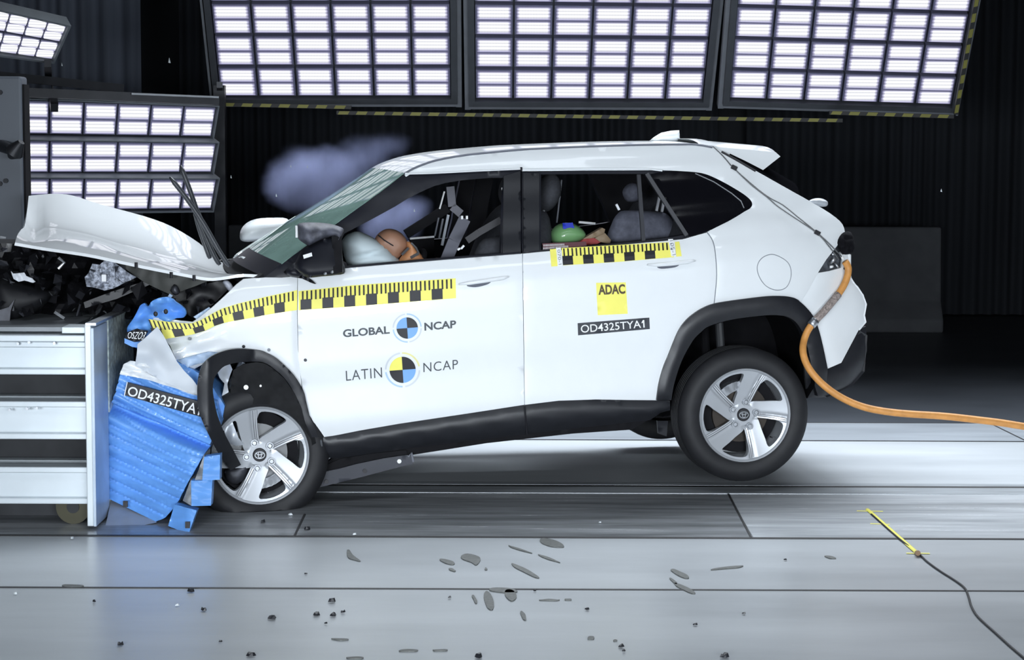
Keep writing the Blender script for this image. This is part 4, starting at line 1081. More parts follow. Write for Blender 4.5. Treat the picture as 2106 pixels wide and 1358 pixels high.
    if outward > 0:
        for k in range(5):
            m = MB()
            b = R(phase + 72 * k + 36 - 28); c = Vector((.067 * math.sin(b), .010, .067 * math.cos(b)))
            lathe(m, [(.0, .012), (.010, .012), (.0125, .02), (.0125, .05)], lambda p, c=c: T0(c + Vector((p.x, p.y, p.z)) - Vector((0, .0, 0))), 6)
            lathe(m, [(.0135, .0085), (.0185, .0085), (.0185, .02)], lambda p, c=c: T0(c + p), 16, 1)
            m.build('lug_nut', [STEEL, ALLOYG], wl)
        m = MB(); lathe(m, [(.0, .026), (.030, .027), (.034, .031), (.034, .05)], T0, 28); cap = m.build('centre_cap', BLACK, wl, angle=40)
        m = MB()
        def ell(cx, cz, a, b, w=.0035, n=24):
            vs = []
            for k in range(n):
                t = 2 * math.pi * k / n
                for s in (1, -1):
                    vs.append(T0(Vector((cx + (a + s * w / 2) * math.cos(t), .0250, cz + (b + s * w / 2) * math.sin(t)))))
            m.add(vs, [orient(vs, (2 * k, 2 * k + 1, (2 * k + 3) % (2 * n), (2 * k + 2) % (2 * n)), -uy) for k in range(n)])
        ell(0, 0, .024, .017); ell(0, .001, .008, .016); ell(0, .009, .016, .0075)
        m.build('emblem', STEEL, cap)
        vb = R(phase + 72 * 2 - 15)
        MB().cyl(T0(Vector((.19 * math.sin(vb), .02, .19 * math.cos(vb)))), -uy, .004, .03, 8).build('valve', BLACK, wl)
    return wl
def thing_part(name, loc, parent):
    o = bpy.data.objects.new(name, None); o.empty_display_size = .1
    return put(o, parent, Vector(loc))
hf_ = carp(536, 938, .0); hr_ = carp(1533, 855, .0)
wf = wheel(hf_, R(4), 40, True, 1)
wr = wheel(hr_, R(-1.0), 0, False, 1)
hf2 = mir(hf_) + Z3 * .05 - U * .12
wheel(hf2, R(3), 10, True, -1)
wheel(mir(hr_), 0, 30, False, -1)
DASHG = pmat('strut_dark', (.03, .032, .036), .5)
# --- wheel housings and underbody
LIN = pmat('wheel_liner', (.005, .005, .006), .9, spec=.08, var=.2, scale=12, bump=.2)
lin = [(x, y) for x, y in archRi] + [(1672, 800), (1660, 820)]
def liner(poly, v0, v1, name='wheel_liner'):
    m = MB(); n = len(poly)
    A = [carp(x, y, v0) for x, y in poly]; B = [p + V * (v1 - v0) for p in A]
    m.add(A + B, [(i, i + 1, n + i + 1, n + i) for i in range(n - 1)])
    m.add([p + V * .0 for p in B], [tuple(range(n))])
    for mm in (False,):
        m.build(name, LIN, car)
liner(lin, .03, .58)
linf = [(640, 940), (655, 900), (640, 860), (622, 806), (600, 776), (570, 745), (540, 732), (500, 735), (470, 760), (470, 800), (478, 860), (470, 900)]
liner(linf, .05, .58)
panel('liner_flap', [(480, 762), (500, 750), (527, 745), (545, 748), (560, 757), (585, 779), (604, 807), (620, 838), (634, 872), (648, 902), (656, 940), (654, 985), (646, 1000), (648, 960), (640, 905), (620, 872), (594, 846), (562, 833), (530, 831), (505, 838), (486, 852), (478, 832), (474, 800)], side(.022), NV, [pmat('liner_black', (.008, .0085, .010), .7, spec=.25, var=.3, scale=30)], car, thick=.012, step=7, disp=lambda x, y: .012 * noise.noise(Vector((x * .03, y * .03, 3))))
MB().tube([carp(506, 797, .03), carp(506, 797, -.03)], .012, 12).build('liner_clip', WHITEINK, car)
MB().tube([carp(536, 794, .03), carp(536, 794, -.03)], .006, 8).build('liner_clip', WHITEINK, car)
MB().tube([carp(500, 745, .12), carp(470, 800, .12), carp(478, 840, .12)], .02, 8).build('strut', pmat('strut_metal', (.3, .34, .42), .35, metal=.7, var=.6, scale=30), car)
for px in (1447, 1478):
    MB().tube([carp(px, 650, .25), carp(px + 6, 740, .25)], .022, 10).build('suspension_strut', DASHG if px > 1460 else LIN, car)
under = MB()
pts_ = [(.25, .30), (.50, .22), (2.05, .36), (3.05, .55), (3.05, .70), (.25, .55)]
under.prism([c2w(u, .62, z) for u, z in pts_], V * (CW - 1.24)); under.build('underbody', DARK, car)
MB().prism([c2w(u, .43, z) for u, z in ((-.15, .35), (.45, .35), (.45, .85), (-.05, .85))], V * (CW - .86)).build('engine_block', pmat('engine_dark', (.02, .021, .024), .6, metal=.3, var=.4, scale=12), car)
MB().prism([c2w(u, .62, z) for u, z in ((2.1, .55), (3.0, .62), (2.95, 1.15), (2.0, 1.05))], V * (CW - 1.24)).build('boot_floor', DARK, car)
# loose undertray and its screws
tray = panel('undertray', [(656, 973), (700, 964), (733, 955), (790, 943), (838, 936), (847, 938), (850, 954), (825, 960), (746, 981), (652, 1004), (647, 992)], side(-.02), NV, [pmat('undertray_plastic', (.055, .058, .07), .45, var=.1)], car, thick=.04, step=8)
panel('undertray_lip', [(668, 958), (700, 944), (760, 934), (836, 926), (838, 940), (790, 946), (733, 957), (660, 975)], side(-.05), NV, [DARK], car, thick=.03, step=10)
for px, py, mt in ((671, 991, BLACK), (750, 969, BLACK), (821, 949, WHITEINK)):
    MB().cyl(sidehit(px, py, -.016), NV, .011, .01, 14).build('tray_screw', mt, tray)
MB().tube([sidehit(660, 905, .02), sidehit(667, 961, .02)], .006, 8).build('bracket_rod', STEEL, car)
MB().tube([sidehit(840, 940, -.02), sidehit(846, 932, -.02), sidehit(850, 950, -.02)], .007, 8).build('tray_clip', GREYTRIM, tray)

# --- crushed engine bay
eb = [pmat('bay_black', (.007, .007, .009), .5, var=.3), pmat('bay_grey', (.045, .047, .057), .45, metal=.4, var=.4, scale=20), pmat('bay_silver', (.45, .47, .5), .35, metal=.6, var=.4, scale=20), pmat('bay_dark', (.014, .0145, .018), .45, var=.4)]
rd = random.Random(21)
core = [(-10, 500), (60, 505), (150, 520), (240, 540), (330, 565), (420, 578), (470, 585), (440, 625), (400, 650), (330, 655), (200, 655), (-10, 655)]
panel('crushed_core', core, atv(.55), NV, [eb[0]], car, thick=.45, step=13, smooth=False, disp=lambda x, y: .20 * noise.noise(Vector((x * .02, y * .03, 3))) + .08 * noise.noise(Vector((x * .08, y * .1, 9))))
def shard(cx, cy, s, v, m, mi=0, ang=None, asp=None):
    p = carp(cx, cy, v); n = rd.randint(3, 6); a0 = rd.uniform(0, 6.28) if ang is None else ang
    asp = asp or rd.uniform(.25, 1.0); q = []
    for k in range(n):
        t = 2 * math.pi * k / n; r = s * rd.uniform(.6, 1.1)
        x, y = r * math.cos(t), r * asp * math.sin(t)
        q.append(p + U * (x * math.cos(a0) - y * math.sin(a0)) + Z3 * (x * math.sin(a0) + y * math.cos(a0)) + V * rd.uniform(-.05, .05))
    m.prism(q, V * rd.uniform(.01, .04), mi)
for k in range(70):
    m = MB(); x = rd.uniform(-15, 440); top = 500 + max(0, x) * .17; y = rd.uniform(top, 655)
    if x > 300 and y > 640: y = 620
    shard(x, y, rd.uniform(.015, .055), rd.uniform(.16, .5), m)
    m.build('crushed_fragment', eb[rd.choice([0, 0, 1, 3, 3, 3, 1])], car)
for k in range(40):
    m = MB(); x = rd.uniform(-10, 300); top = 505 + max(0, x) * .17; y = rd.uniform(top, 655)
    shard(x, y, rd.uniform(.008, .022), rd.uniform(.14, .32), m, asp=rd.uniform(.15, .5))
    m.build('bright_fragment', eb[rd.choice([1, 2, 2, 1])], car)
def bent(pts, r, m, name='bent_strip', v=.2):
    MB().tube([carp(x, y, v) for x, y in pts], r, 6).build(name, m, car)
bent([(120, 530), (132, 540), (120, 553)], .008, eb[2]); bent([(112, 642), (132, 655)], .008, eb[2]); bent([(40, 642), (50, 650)], .008, eb[1])
bent([(165, 626), (158, 650)], .005, eb[1]); bent([(0, 489), (12, 491)], .010, eb[2], v=1.2)
panel('torn_bracket', [(22, 558), (28, 563), (50, 561), (54, 568), (66, 573), (73, 580), (68, 582), (50, 577), (38, 580), (28, 574)], atv(.16), NV, [pmat('torn_bright', (.70, .73, .78), .4, var=.2)], car, thick=.02, step=5, disp=lambda x, y: .02 * noise.noise(Vector((x * .1, y * .1, 0))))
spk = pmat('speckled_metal', (.24, .26, .31), .45, metal=.3, var=.75, scale=70, bump=.5)
hl = panel('headlamp_housing', [(190, 543), (205, 545), (215, 536), (230, 536), (245, 547), (262, 560), (281, 571), (262, 579), (232, 594), (215, 598), (196, 592), (178, 590), (174, 570), (182, 562)], atv(.15), NV, [spk], car, thick=.03, step=6, disp=lambda x, y: .025 * noise.noise(Vector((x * .05, y * .05, 2))))
MB().box(carp(214, 572, .11), .022, .01, .034).build('lamp_bulb', WHITEINK, hl)
pillow('intake_duct', closed([(-10, 580), (30, 580), (70, 588), (105, 604), (90, 630), (50, 652), (-10, 655)], 3), atv(.3), NV, .10, .05, pmat('duct_black', (.009, .0095, .012), .6), car, step=9)
panel('grey_flap', [(-8, 640), (18, 632), (30, 616), (22, 640), (20, 660), (-8, 660)], atv(.18), NV, [eb[1]], car, thick=.01, step=8)
panel('side_rail_tip', [(172, 622), (230, 600), (300, 578), (310, 585), (240, 615), (175, 634)], atv(.24), NV, [eb[3]], car, thick=.04, step=10)
panel('inner_wing', [(330, 600), (372, 600), (400, 590), (455, 578), (475, 590), (440, 625), (400, 655), (372, 640), (350, 620)], atv(.35), NV, [eb[0]], car, thick=.03, step=12, disp=lambda x, y: .05 * noise.noise(Vector((x * .03, y * .03, 0))))
panel('wing_bracket', [(398, 652), (430, 632), (436, 636), (406, 658)], atv(.10), NV, [pmat('pale_blue_sheet', (.42, .55, .74), .4, var=.08)], car, thick=.02, step=8)
pillow('grey_knuckle', closed([(350, 598), (358, 585), (366, 590), (370, 602), (360, 608)], 2), atv(.2), NV, .02, .02, eb[1], car, step=4)
bent([(352, 606), (346, 616)], .010, pmat('pale_blue_sheet', (.42, .55, .74)), v=.12)
# knuckle visible through the front rim
pillow('hub_knuckle', closed([(462, 968), (480, 962), (500, 955), (512, 962), (505, 985), (488, 998), (468, 990)], 2), side(.03), NV, .03, .03, eb[1], car, step=5)

# --- cabin
DASH = pmat('dashboard', (.02, .021, .025), .6, var=.2)
MB().prism([c2w(u, .12, z) for u, z in ((.12, .95), (.62, .92), (.70, 1.08), (.55, 1.17), (.05, 1.16), (-.05, 1.10))], V * (CW - .24)).build('dashboard', DASH, car, bevel=.02)
SEAT = []
def seat(u, v, z, lean=.28, far=False):
    s = thing_part('seat', c2w(u, v, z), car)
    ax = (U * math.cos(lean) * 1 - Z3 * math.sin(lean), V, Z3 * math.cos(lean) + U * math.sin(lean))
    up = ax[2]
    MB().ball(c2w(u - .22, v, z), .30, .25, .10, (U, V, Z3), 18, 12).build('cushion', SEATM, s, smooth=True)
    MB().ball(c2w(u + .06, v, z) + up * .34, .11, .25, .37, ax, 20, 14).build('backrest', SEATM, s, smooth=True)
    MB().ball(c2w(u + .06, v, z) + up * .80, .065, .14, .105, ax, 16, 12).build('headrest', SEATM, s, smooth=True)
    m = MB()
    for d in (-.05, .05): m.tube([c2w(u + .06, v + d, z) + up * .62, c2w(u + .06, v + d, z) + up * .74], .008, 8)
    m.build('headrest_post', STEEL, s)
    return s
seat(1.24, .46, .80, .30); seat(1.22, CW - .46, .80, .30)
seat(2.10, .42, .90, .30); seat(2.10, CW / 2, .90, .30); seat(2.10, CW - .42, .90, .30)
MB().tube([c2w(.66, .46, 1.06), c2w(.78, .46, 1.10)], .03, 10).build('steering_column', DARK, car)
m = MB(); ring = [c2w(.80, .46, 1.10) + (V * math.cos(a) * .18 + (Z3 * .9 + U * .43) * math.sin(a) * .18) for a in [2 * math.pi * k / 24 for k in range(25)]]
m.tube(ring, .015, 8, cap=False); m.build('steering_wheel', DARK, car, smooth=True)
AIRB = pmat('airbag_fabric', (.62, .72, .76), .75, var=.06, scale=8)
ab = pillow('driver_airbag', closed([(703, 505), (706, 491), (716, 482), (735, 476), (760, 485), (788, 503), (808, 522), (830, 546), (800, 556), (750, 560), (718, 552)], 4), atv(.40), NV, .16, .22, AIRB, car, step=6, disp=lambda x, y: -.03 * math.exp(-((y - 516 - (x - 770) * -.25) / 5) ** 2))
pillow('passenger_airbag', closed([(560, 525), (600, 475), (650, 430), (705, 398), (750, 395), (735, 425), (690, 468), (640, 510), (600, 535)], 4), atv(1.22), NV, .22, .2, AIRB, car, step=10)
# belts, far pillar and trim seen through the openings
for pts, w, v, mt in (([(926, 384), (930, 425), (948, 440)], .045, 1.30, pmat('belt_grey', (.20, .20, .235), .6)), ([(956, 450), (934, 495), (914, 545)], .065, .62, pmat('belt_slate', (.11, .115, .145), .6)), ([(1030, 452), (985, 478), (960, 495)], .035, .35, pmat('belt_dark', (.055, .055, .06), .7)), ([(1155, 370), (1145, 458)], .008, 1.1, GREYTRIM), ([(914, 394), (904, 430)], .008, 1.25, WHITEINK), ([(902, 448), (894, 486)], .008, 1.25, GREYTRIM), ([(922, 442), (909, 505)], .014, 1.2, pmat('belt_pale', (.5, .54, .6), .5)), ([(911, 450), (903, 490)], .010, 1.22, GREYTRIM)):
    m = MB()
    for a, b in zip(pts, pts[1:]): m.bar(carp(*a, v), carp(*b, v), w, .008, NV)
    for o_ in (m.build('seat_belt', mt, car),): pass
MB().bar(carp(920, 428, 1.35), carp(835, 482, 1.35), .05, .045, NV).build('far_belt_arm', DARK, car)
panel('far_armrest', [(842, 492), (893, 487), (893, 530), (862, 530)], atv(1.25), NV, [DARK], car, thick=.05, step=12)
MB().bar(carp(843, 491, 1.24), carp(893, 487, 1.24), .012, .010).build('armrest_trim', WHITEINK, car)
for a, b in (((948, 512), (954, 505)), ((941, 514), (946, 511)), ((950, 444), (950, 451)), ((960, 444), (960, 451)), ((1033, 386), (1034, 391))):
    MB().bar(carp(*a, .3), carp(*b, .3), .01, .012, NV).build('buckle', WHITEINK, car)
pillow('seat_bolster', closed([(975, 540), (980, 512), (992, 494), (1015, 488), (1040, 490), (1040, 540)], 3), atv(.28), NV, .05, .05, SEATM, car, step=8)
SEATG = pmat('seat_fabric_grey', (.085, .09, .12), .8, var=.2, scale=40)
pillow('rear_backrest', closed([(1252, 500), (1258, 460), (1270, 440), (1285, 433), (1330, 434), (1372, 440), (1396, 470), (1400, 500), (1330, 510)], 3), atv(.45), NV, .05, .08, SEATG, car, step=9)
pillow('rear_headrest', closed([(1280, 395), (1290, 380), (1305, 376), (1318, 385), (1316, 412), (1290, 415)], 3), atv(.75), NV, .05, .05, SEATG, car, step=7)
for a, b in (((1356, 405), (1350, 434)), ((1365, 414), (1361, 436)), ((1267, 420), (1273, 432))):
    MB().bar(carp(*a, .5), carp(*b, .5), .012, .014, NV).build('headrest_post', pmat('post_bright', (.75, .78, .82), .3, metal=.3), car)
MB().bar(carp(1190, 457, .9), carp(1224, 460, .9), .014, .012).build('armrest_trim', WHITEINK, car)
panel('label_strip', [(1115, 501), (1205, 497), (1207, 507), (1118, 514)], atv(.12), NV, [pmat('red_label', (.09, .015, .025), .5)], rear_door, thick=.004, step=12)
text('label_lettering', 'IIIIIIIIIIIIIIII', [(1118, 503), (1160, 501), (1160, 505), (1118, 507)], atv(.115), NV, WHITEINK, rear_door)
text('label_lettering', 'IIIIIIIIIIIIIIIIII', [(1117, 509), (1168, 505), (1168, 510), (1117, 513)], atv(.115), NV, WHITEINK, rear_door)
# --- crash test dummies
SKIN = pmat('dummy_vinyl', (.32, .17, .11), .5, var=.08, scale=15)
OCHRE = pmat('dummy_orange', (.48, .22, .10), .5, var=.08)
def skinned(name, joints, edges, mats, parent, root=0):
    me = bpy.data.meshes.new(name); c = joints[root][0]
    me.from_pydata([j[0] - c for j in joints], edges, []); me.materials.append(mats)
    o = bpy.data.objects.new(name, me); put(o, parent, c)
    sk = o.modifiers.new('skin', 'SKIN'); sk.use_smooth_shade = True
    for i, j in enumerate(joints):
        me.skin_vertices[0].data[i].radius = (j[1], j[1]); me.skin_vertices[0].data[i].use_root = (i == root)
    sb = o.modifiers.new('subdivision', 'SUBSURF'); sb.levels = 1; sb.render_levels = 2
    return o
dm = thing('crash_test_dummy', c2w(1.18, .46, .84), 'brown headed crash test dummy slumped forward into the white driver airbag', 'crash test dummy')
J = [(c2w(1.12, .46, .88), .13), (c2w(1.08, .46, 1.0), .13), (c2w(1.0, .46, 1.12), .14), (c2w(.92, .46, 1.19), .07),
     (c2w(.98, .64, 1.14), .06), (c2w(.98, .28, 1.14), .06), (c2w(.92, .68, .97), .045), (c2w(.92, .25, .97), .045), (c2w(.78, .58, 1.02), .035), (c2w(.78, .34, 1.02), .035),
     (c2w(.70, .58, .86), .075), (c2w(.70, .34, .86), .075), (c2w(.45, .58, .55), .05), (c2w(.45, .34, .55), .05)]
skinned('body', J, [(0, 1), (1, 2), (2, 3), (2, 4), (2, 5), (4, 6), (5, 7), (6, 8), (7, 9), (0, 10), (0, 11), (10, 12), (11, 13)], OCHRE, dm)
hd = pillow('head', closed([(769, 499), (773, 487), (781, 478), (793, 471.5), (806, 471), (818, 475), (829, 483), (837, 495), (838, 506), (834, 517), (826, 526), (815, 534), (800, 534), (784, 522), (772, 510)], 4), atv(.42), NV, .085, .085, SKIN, dm, step=4, dm=22)
MB().tube([carp(778, 484, .36), carp(790, 494, .333), (carp(806, 504, .335)), carp(822, 513, .35), carp(833, 516, .38)], .0035, 6).build('head_seam', BLACK, hd)
pillow('neck_plate', closed([(836, 497), (848, 500), (858, 514), (870, 528), (880, 536), (860, 542), (824, 546), (820, 536), (828, 524), (836, 512)], 2), atv(.36), NV, .05, .06, OCHRE, dm, step=4)
panel('neck_marker', [(843, 528), (859, 519), (862, 524), (846, 533)], atv(.305), NV, [BLACK], dm, thick=.004, step=6)
MB().bar(carp(826, 524, .30), carp(840, 510, .30), .012, .018, NV).build('neck_joint', BLACK, dm)
MB().tube([carp(846, 500, .32), carp(856, 510, .31), carp(862, 522, .31)], .005, 6).build('neck_cable', STEEL, dm)
cdm = thing('child_crash_test_dummy', c2w(1.75, .40, 1.0), 'green headed child crash test dummy with a blue square marker, in the rear window', 'crash test dummy')
GREEN = pmat('green_vinyl', (.16, .33, .14), .3, coat=.4, var=.06)
gh = pillow('head', closed([(1132, 482), (1138, 470), (1150, 461), (1168, 458), (1186, 463), (1200, 474), (1204, 484), (1196, 494), (1176, 503), (1150, 505), (1136, 498)], 4), atv(.36), NV, .09, .09, GREEN, cdm, step=4, dm=20)
panel('head_marker', [(1157, 459), (1178, 458), (1181, 469), (1176, 472), (1158, 471)], lambda x, y: carp(x, y, .292 - .0008 * (y - 459)), NV, [pmat('marker_blue', (.02, .04, .45), .4)], cdm, thick=.003, step=6)
J = [(carp(1230, 560, .42), .09), (carp(1215, 530, .42), .09), (carp(1200, 505, .42), .05), (carp(1240, 540, .34), .035), (carp(1250, 580, .30), .03)]
skinned('body', J, [(0, 1), (1, 2), (1, 3), (3, 4)], pmat('dummy_red', (.28, .03, .03), .6), cdm)
panel('red_sleeve', [(1190, 499), (1202, 491), (1220, 489), (1240, 496), (1228, 502), (1195, 505)], atv(.30), NV, [pmat('dummy_red', (.28, .03, .03), .6)], cdm, thick=.05, step=7)
for q in ([(1200, 492), (1240, 469), (1246, 472), (1244, 482), (1222, 490)], [(1225, 490), (1246, 480), (1258, 494), (1256, 502), (1235, 498)]):
    panel('arm', q, atv(.28), NV, [pmat('dummy_tan', (.22, .16, .10), .6, var=.1)], cdm, thick=.05, step=7, rnd=.015, rr=6)
# windscreen: white cracks and dark lower band
cr_m = pmat('crack_white', (.75, .8, .8), .4)
def wpt(s, t, up=.006):
    n = len(ws) - 1; i = min(n - 1, int(s * n)); p = ws[i].lerp(ws[i + 1], s * n - i)
    d = wsd(p); q = mir(p)
    return p.lerp(q, t) + d * (1 - abs(2 * t - 1) ** 2.0) + ND * up
rd = random.Random(5)
for (s0, t0), (s1, t1) in (((.98, .80), (.45, .88)), ((.97, .74), (.62, .80)), ((.98, .70), (.55, .78)), ((.96, .66), (.70, .70)), ((.99, .62), (.74, .66)), ((.97, .85), (.6, .93)), ((.95, .78), (.72, .76)), ((.93, .4), (.95, .5))):
    pts = [wpt(s0 + (s1 - s0) * k / 7 + rd.uniform(-.006, .006), t0 + (t1 - t0) * k / 7 + rd.uniform(-.008, .008)) for k in range(8)]
    MB().tube(pts, [.007 - .0007 * k for k in range(8)], 5).build('glass_crack', cr_m, windscreen)

# ================================================================== CABLES
ORG = pmat('orange_rubber', (.66, .30, .08), .5, var=.12, scale=25)
oc = thing('umbilical_cable', at_Z(2500, 960), 'thick orange cable running from the tail lamp to the right edge', 'cable')
pts = cr([(1738, 538), (1745, 552), (1741, 575), (1728, 600), (1708, 625), (1690, 646), (1674, 662), (1659, 684), (1651, 712), (1654, 738), (1668, 765), (1694, 793), (1728, 817), (1770, 836), (1815, 846), (1870, 852), (1940, 856), (2010, 864), (2060, 870), (2120, 880)], 5)
n = len(pts)
P3 = []
for i, (x, y) in enumerate(pts):
    t = i / (n - 1)
    if t < .42: P3.append(sidehit(x, y, .035 + .05 * t))
    else:
        v = -.05 - (t - .42) * .9; P3.append(carp(x, y, (1 - (t - .42) / .58) * (sidehit(x, min(y, 800), .056) - O).dot(V) * (1 if t < .6 else .0) + v * .6 if False else -.06 - (t - .42) * .5))
# smooth the hand-over between the two stretches
for _ in range(4):
    P3 = [P3[0]] + [(P3[i - 1] + P3[i] * 2 + P3[i + 1]) / 4 for i in range(1, n - 1)] + [P3[-1]]
tail_ = P3[-1]; dirx = (P3[-1] - P3[-4]).normalized()
for k in range(1, 9):
    p = tail_ + Vector((.22 * k, -.02 * k, 0)); p.z = max(.02, tail_.z - .055 * k - .004 * k * k); P3.append(p)
MB().tube(P3, .0185, 14).build('cable_sheath', ORG, oc, smooth=True)
SLV = pmat('braided_sleeve', (.30, .25, .23), .6, var=.5, scale=90, bump=.5)
MB().tube(P3[16:31], .0205, 14).build('braided_sleeve', SLV, oc, smooth=True)
MB().tube(P3[29:33], .024, 12).build('sleeve_clamp', STEEL, oc, smooth=True)
fc = thing('floor_cable', at_Z(1900, 1150), 'thin black cable running down the floor at lower right from yellow tape', 'cable')
MB().tube([at_Z(x, y, .005) for x, y in cr([(1792, 1058), (1845, 1105), (1888, 1138), (1906, 1155), (1935, 1176), (1962, 1193), (1984, 1210), (1992, 1228), (1998, 1248), (2012, 1270), (2048, 1303), (2080, 1332), (2125, 1370)], 4)], .0045, 8).build('wire', BLACK, fc, smooth=True)
for a, b, w in (((1784, 1050), (1888, 1141), .022), ((1762, 1052.5), (1816, 1053.5), .018), ((1790, 1078.5), (1830, 1080.5), .018), ((1864, 1139.5), (1912, 1140), .018)):
    p, q = at_Z(*a, .0115), at_Z(*b, .0115); d = (q - p).normalized(); s_ = d.cross(Z3)
    m = MB(); pr = []
    for k in range(7):
        t = -1 + k / 3
        pr.append((t * w / 2, .0045 + .006 * (1 - abs(t)) ** .5 if w > .02 else .0035 + .001 * (1 - abs(t))))
    vs = [Vector((0, 0, 0))] * 0
    for e in (at_Z(*a, 0), at_Z(*b, 0)):
        vs += [Vector((e.x, e.y, 0)) + s_ * x + Z3 * z for x, z in pr]
    m.add(vs, [(k, k + 1, 8 + k, 7 + k) for k in range(6)])
    m.build('yellow_tape', YELLOW, fc)
MB().tube([at_Z(1886, 1138, .006), at_Z(1888, 1138, .02)], .012, 12).build('cable_grommet', pmat('grommet_brown', (.2, .12, .06), .6), fc)

# ================================================================== DEBRIS AND SCUFFS ON THE FLOOR
DEB = pmat('debris_black', (.015, .016, .02), .4, var=.4); DEBW = pmat('debris_clear', (.6, .64, .66), .2, var=.2)
rd = random.Random(9)
def piece(px, py, s, m, label, z=0, asp=.55):
    p = at_Z(px, py); k = p.y / FPX; r = s * k
    b = MB(); n = 7; a0 = rd.uniform(0, 3.1)
    top = []; bot = []
    for i in range(n):
        t = 2 * math.pi * i / n; rr = r * rd.uniform(.55, 1.1)
        x, y = rr * math.cos(t), rr * asp * 2 * math.sin(t)
        x, y = x * math.cos(a0) - y * math.sin(a0), x * math.sin(a0) + y * math.cos(a0)
        bot.append(Vector((p.x + x, p.y + y, .0045))); top.append(Vector((p.x + x * .7, p.y + y * .7, .0045 + r * rd.uniform(.35, .9))))
    b.add(bot + top, [tuple(range(n - 1, -1, -1)), tuple(range(n, 2 * n))] + [(i, (i + 1) % n, n + (i + 1) % n, n + i) for i in range(n)])
    return tag(b.build('debris_fragment', m), label, 'debris', 'plastic fragments on the floor')
for px, py, s, w in ((393, 1219, 9, 'below the lowest blue cube, just past the floor joint'), (194, 1240, 5, 'below the trolley end plate'), (420, 1258, 8, 'second below the lowest blue cube'), (247, 1329, 9, 'nearest to the lower left corner'),
                     (560, 1275, 10, 'on the near floor below the front wheel, long and dark'), (683, 1240, 9, 'right of the long dark piece, topmost of a cluster'), (650, 1268, 9, 'flat piece at the left of the middle cluster'), (686, 1269, 8, 'lower piece of the middle cluster'), (705, 1262, 6, 'rightmost small piece of the middle cluster'),
                     (516, 1351, 10, 'on the bottom edge left of centre'), (453, 1323, 5, 'small piece above the bottom edge left of centre'), (629, 1183, 4, 'tiny piece between the two floor joints below the front wheel'), (670, 1285, 4, 'tiny piece under the middle cluster'), (925, 1232, 5, 'small piece just below the floor joint near the centre'),
                     (1277, 1333, 7, 'round piece near the bottom, right of centre'), (1283, 1342, 5, 'small round piece beside another near the bottom'), (1490, 1354, 10, 'on the bottom edge right of centre'), (1208, 1256, 6, 'dark chip below the floor joint, right of centre'), (1430, 1288, 6, 'chip on the shaded near floor'), (1530, 1265, 5, 'chip right of centre below the floor joint'),
                     (1615, 1154, 4, 'tiny chip between the two joints below the rear wheel'), (985, 1354, 12, 'largest, on the bottom edge at the centre'), (1100, 1218, 4, 'tiny chip on the floor joint at the centre'), (540, 1076, 6, 'in front of the flat front tyre'), (632, 1091, 7, 'under the lane seam right of the flat tyre')):
    piece(px, py, s, DEB, 'black plastic fragment, ' + w)
for px, py, s, w in ((148, 1110, 5, 'just in front of the trolley foot'), (32, 1224, 6, 'at the far left on the near floor'), (365, 1248, 5, 'below the blue cubes'), (597, 1061, 7, 'against the flat front tyre'), (730, 1102, 5, 'on the lane joint right of the front wheel'), (1234, 1077, 3, 'on the shaded lane in front of the car')):
    piece(px, py, s, DEBW, 'pale broken fragment on the floor, ' + w)
def flying(px, py, Y, s, w, m=DEBW):
    b = MB(); c = at_Y(px, py, Y); r = s * .6 * Y / FPX
    b.add([c + Vector((0, 0, r * 1.4)), c + Vector((r * .6, 0, -r)), c + Vector((-r * .5, .01, -r * .8)), c + Vector((0, .02, -r * .2))], [(0, 1, 2), (0, 3, 1), (0, 2, 3), (1, 3, 2)])
    tag(b.build('flying_fragment', m), 'tiny pale glass fragment in mid air ' + w, 'debris', 'glass fragments in the air')
for px, py, Y, s, w in ((348, 125, 12.5, 8, 'before the dark gap at upper left'), (127, 133, 12.0, 5, 'by the small tilted light panel'), (475, 364, 12, 5, 'between the left panels and the smoke'), (598, 342, 11.5, 4, 'in front of the smoke at its left'), (632, 343, 11.5, 4, 'in front of the middle of the smoke'), (568, 402, 11.6, 5, 'below the smoke above the far mirror'), (1936, 392, 14, 5, 'before the black curtain at right'), (852, 433, 10.6, 5, 'seen through the driver window')):
    flying(px, py, Y, s, w)
SCF = pmat('scuffed_floor', (.10, .105, .10), .55, var=.35, scale=40)
def scuff(poly, op=SCF):
    pts = closed([(x + rd.uniform(-1, 1), y + rd.uniform(-.7, .7)) for x, y in poly], 3)
    P = [at_Z(x, y, .0042) for x, y in pts]
    c = sum(P, Vector((0, 0, 0))) / len(P)
    m = MB(); m.prism([Vector((p.x, p.y, .0045)) for p in P], Vector((0, 0, -.004))); m.build('scuff_mark', op, fl)
def ellp(cx, cy, a, b, ang, n=8):
    t = R(ang); return [(cx + a * math.cos(2 * math.pi * k / n) * math.cos(t) - b * math.sin(2 * math.pi * k / n) * math.sin(t), cy + a * math.cos(2 * math.pi * k / n) * math.sin(t) + b * math.sin(2 * math.pi * k / n) * math.cos(t)) for k in range(n)]
scuff([(713, 1133), (718, 1132), (726, 1142), (741, 1154), (728, 1152), (715, 1146)])
scuff([(948, 1144), (962, 1139), (985, 1144), (988, 1152), (980, 1162), (968, 1156), (952, 1151)])
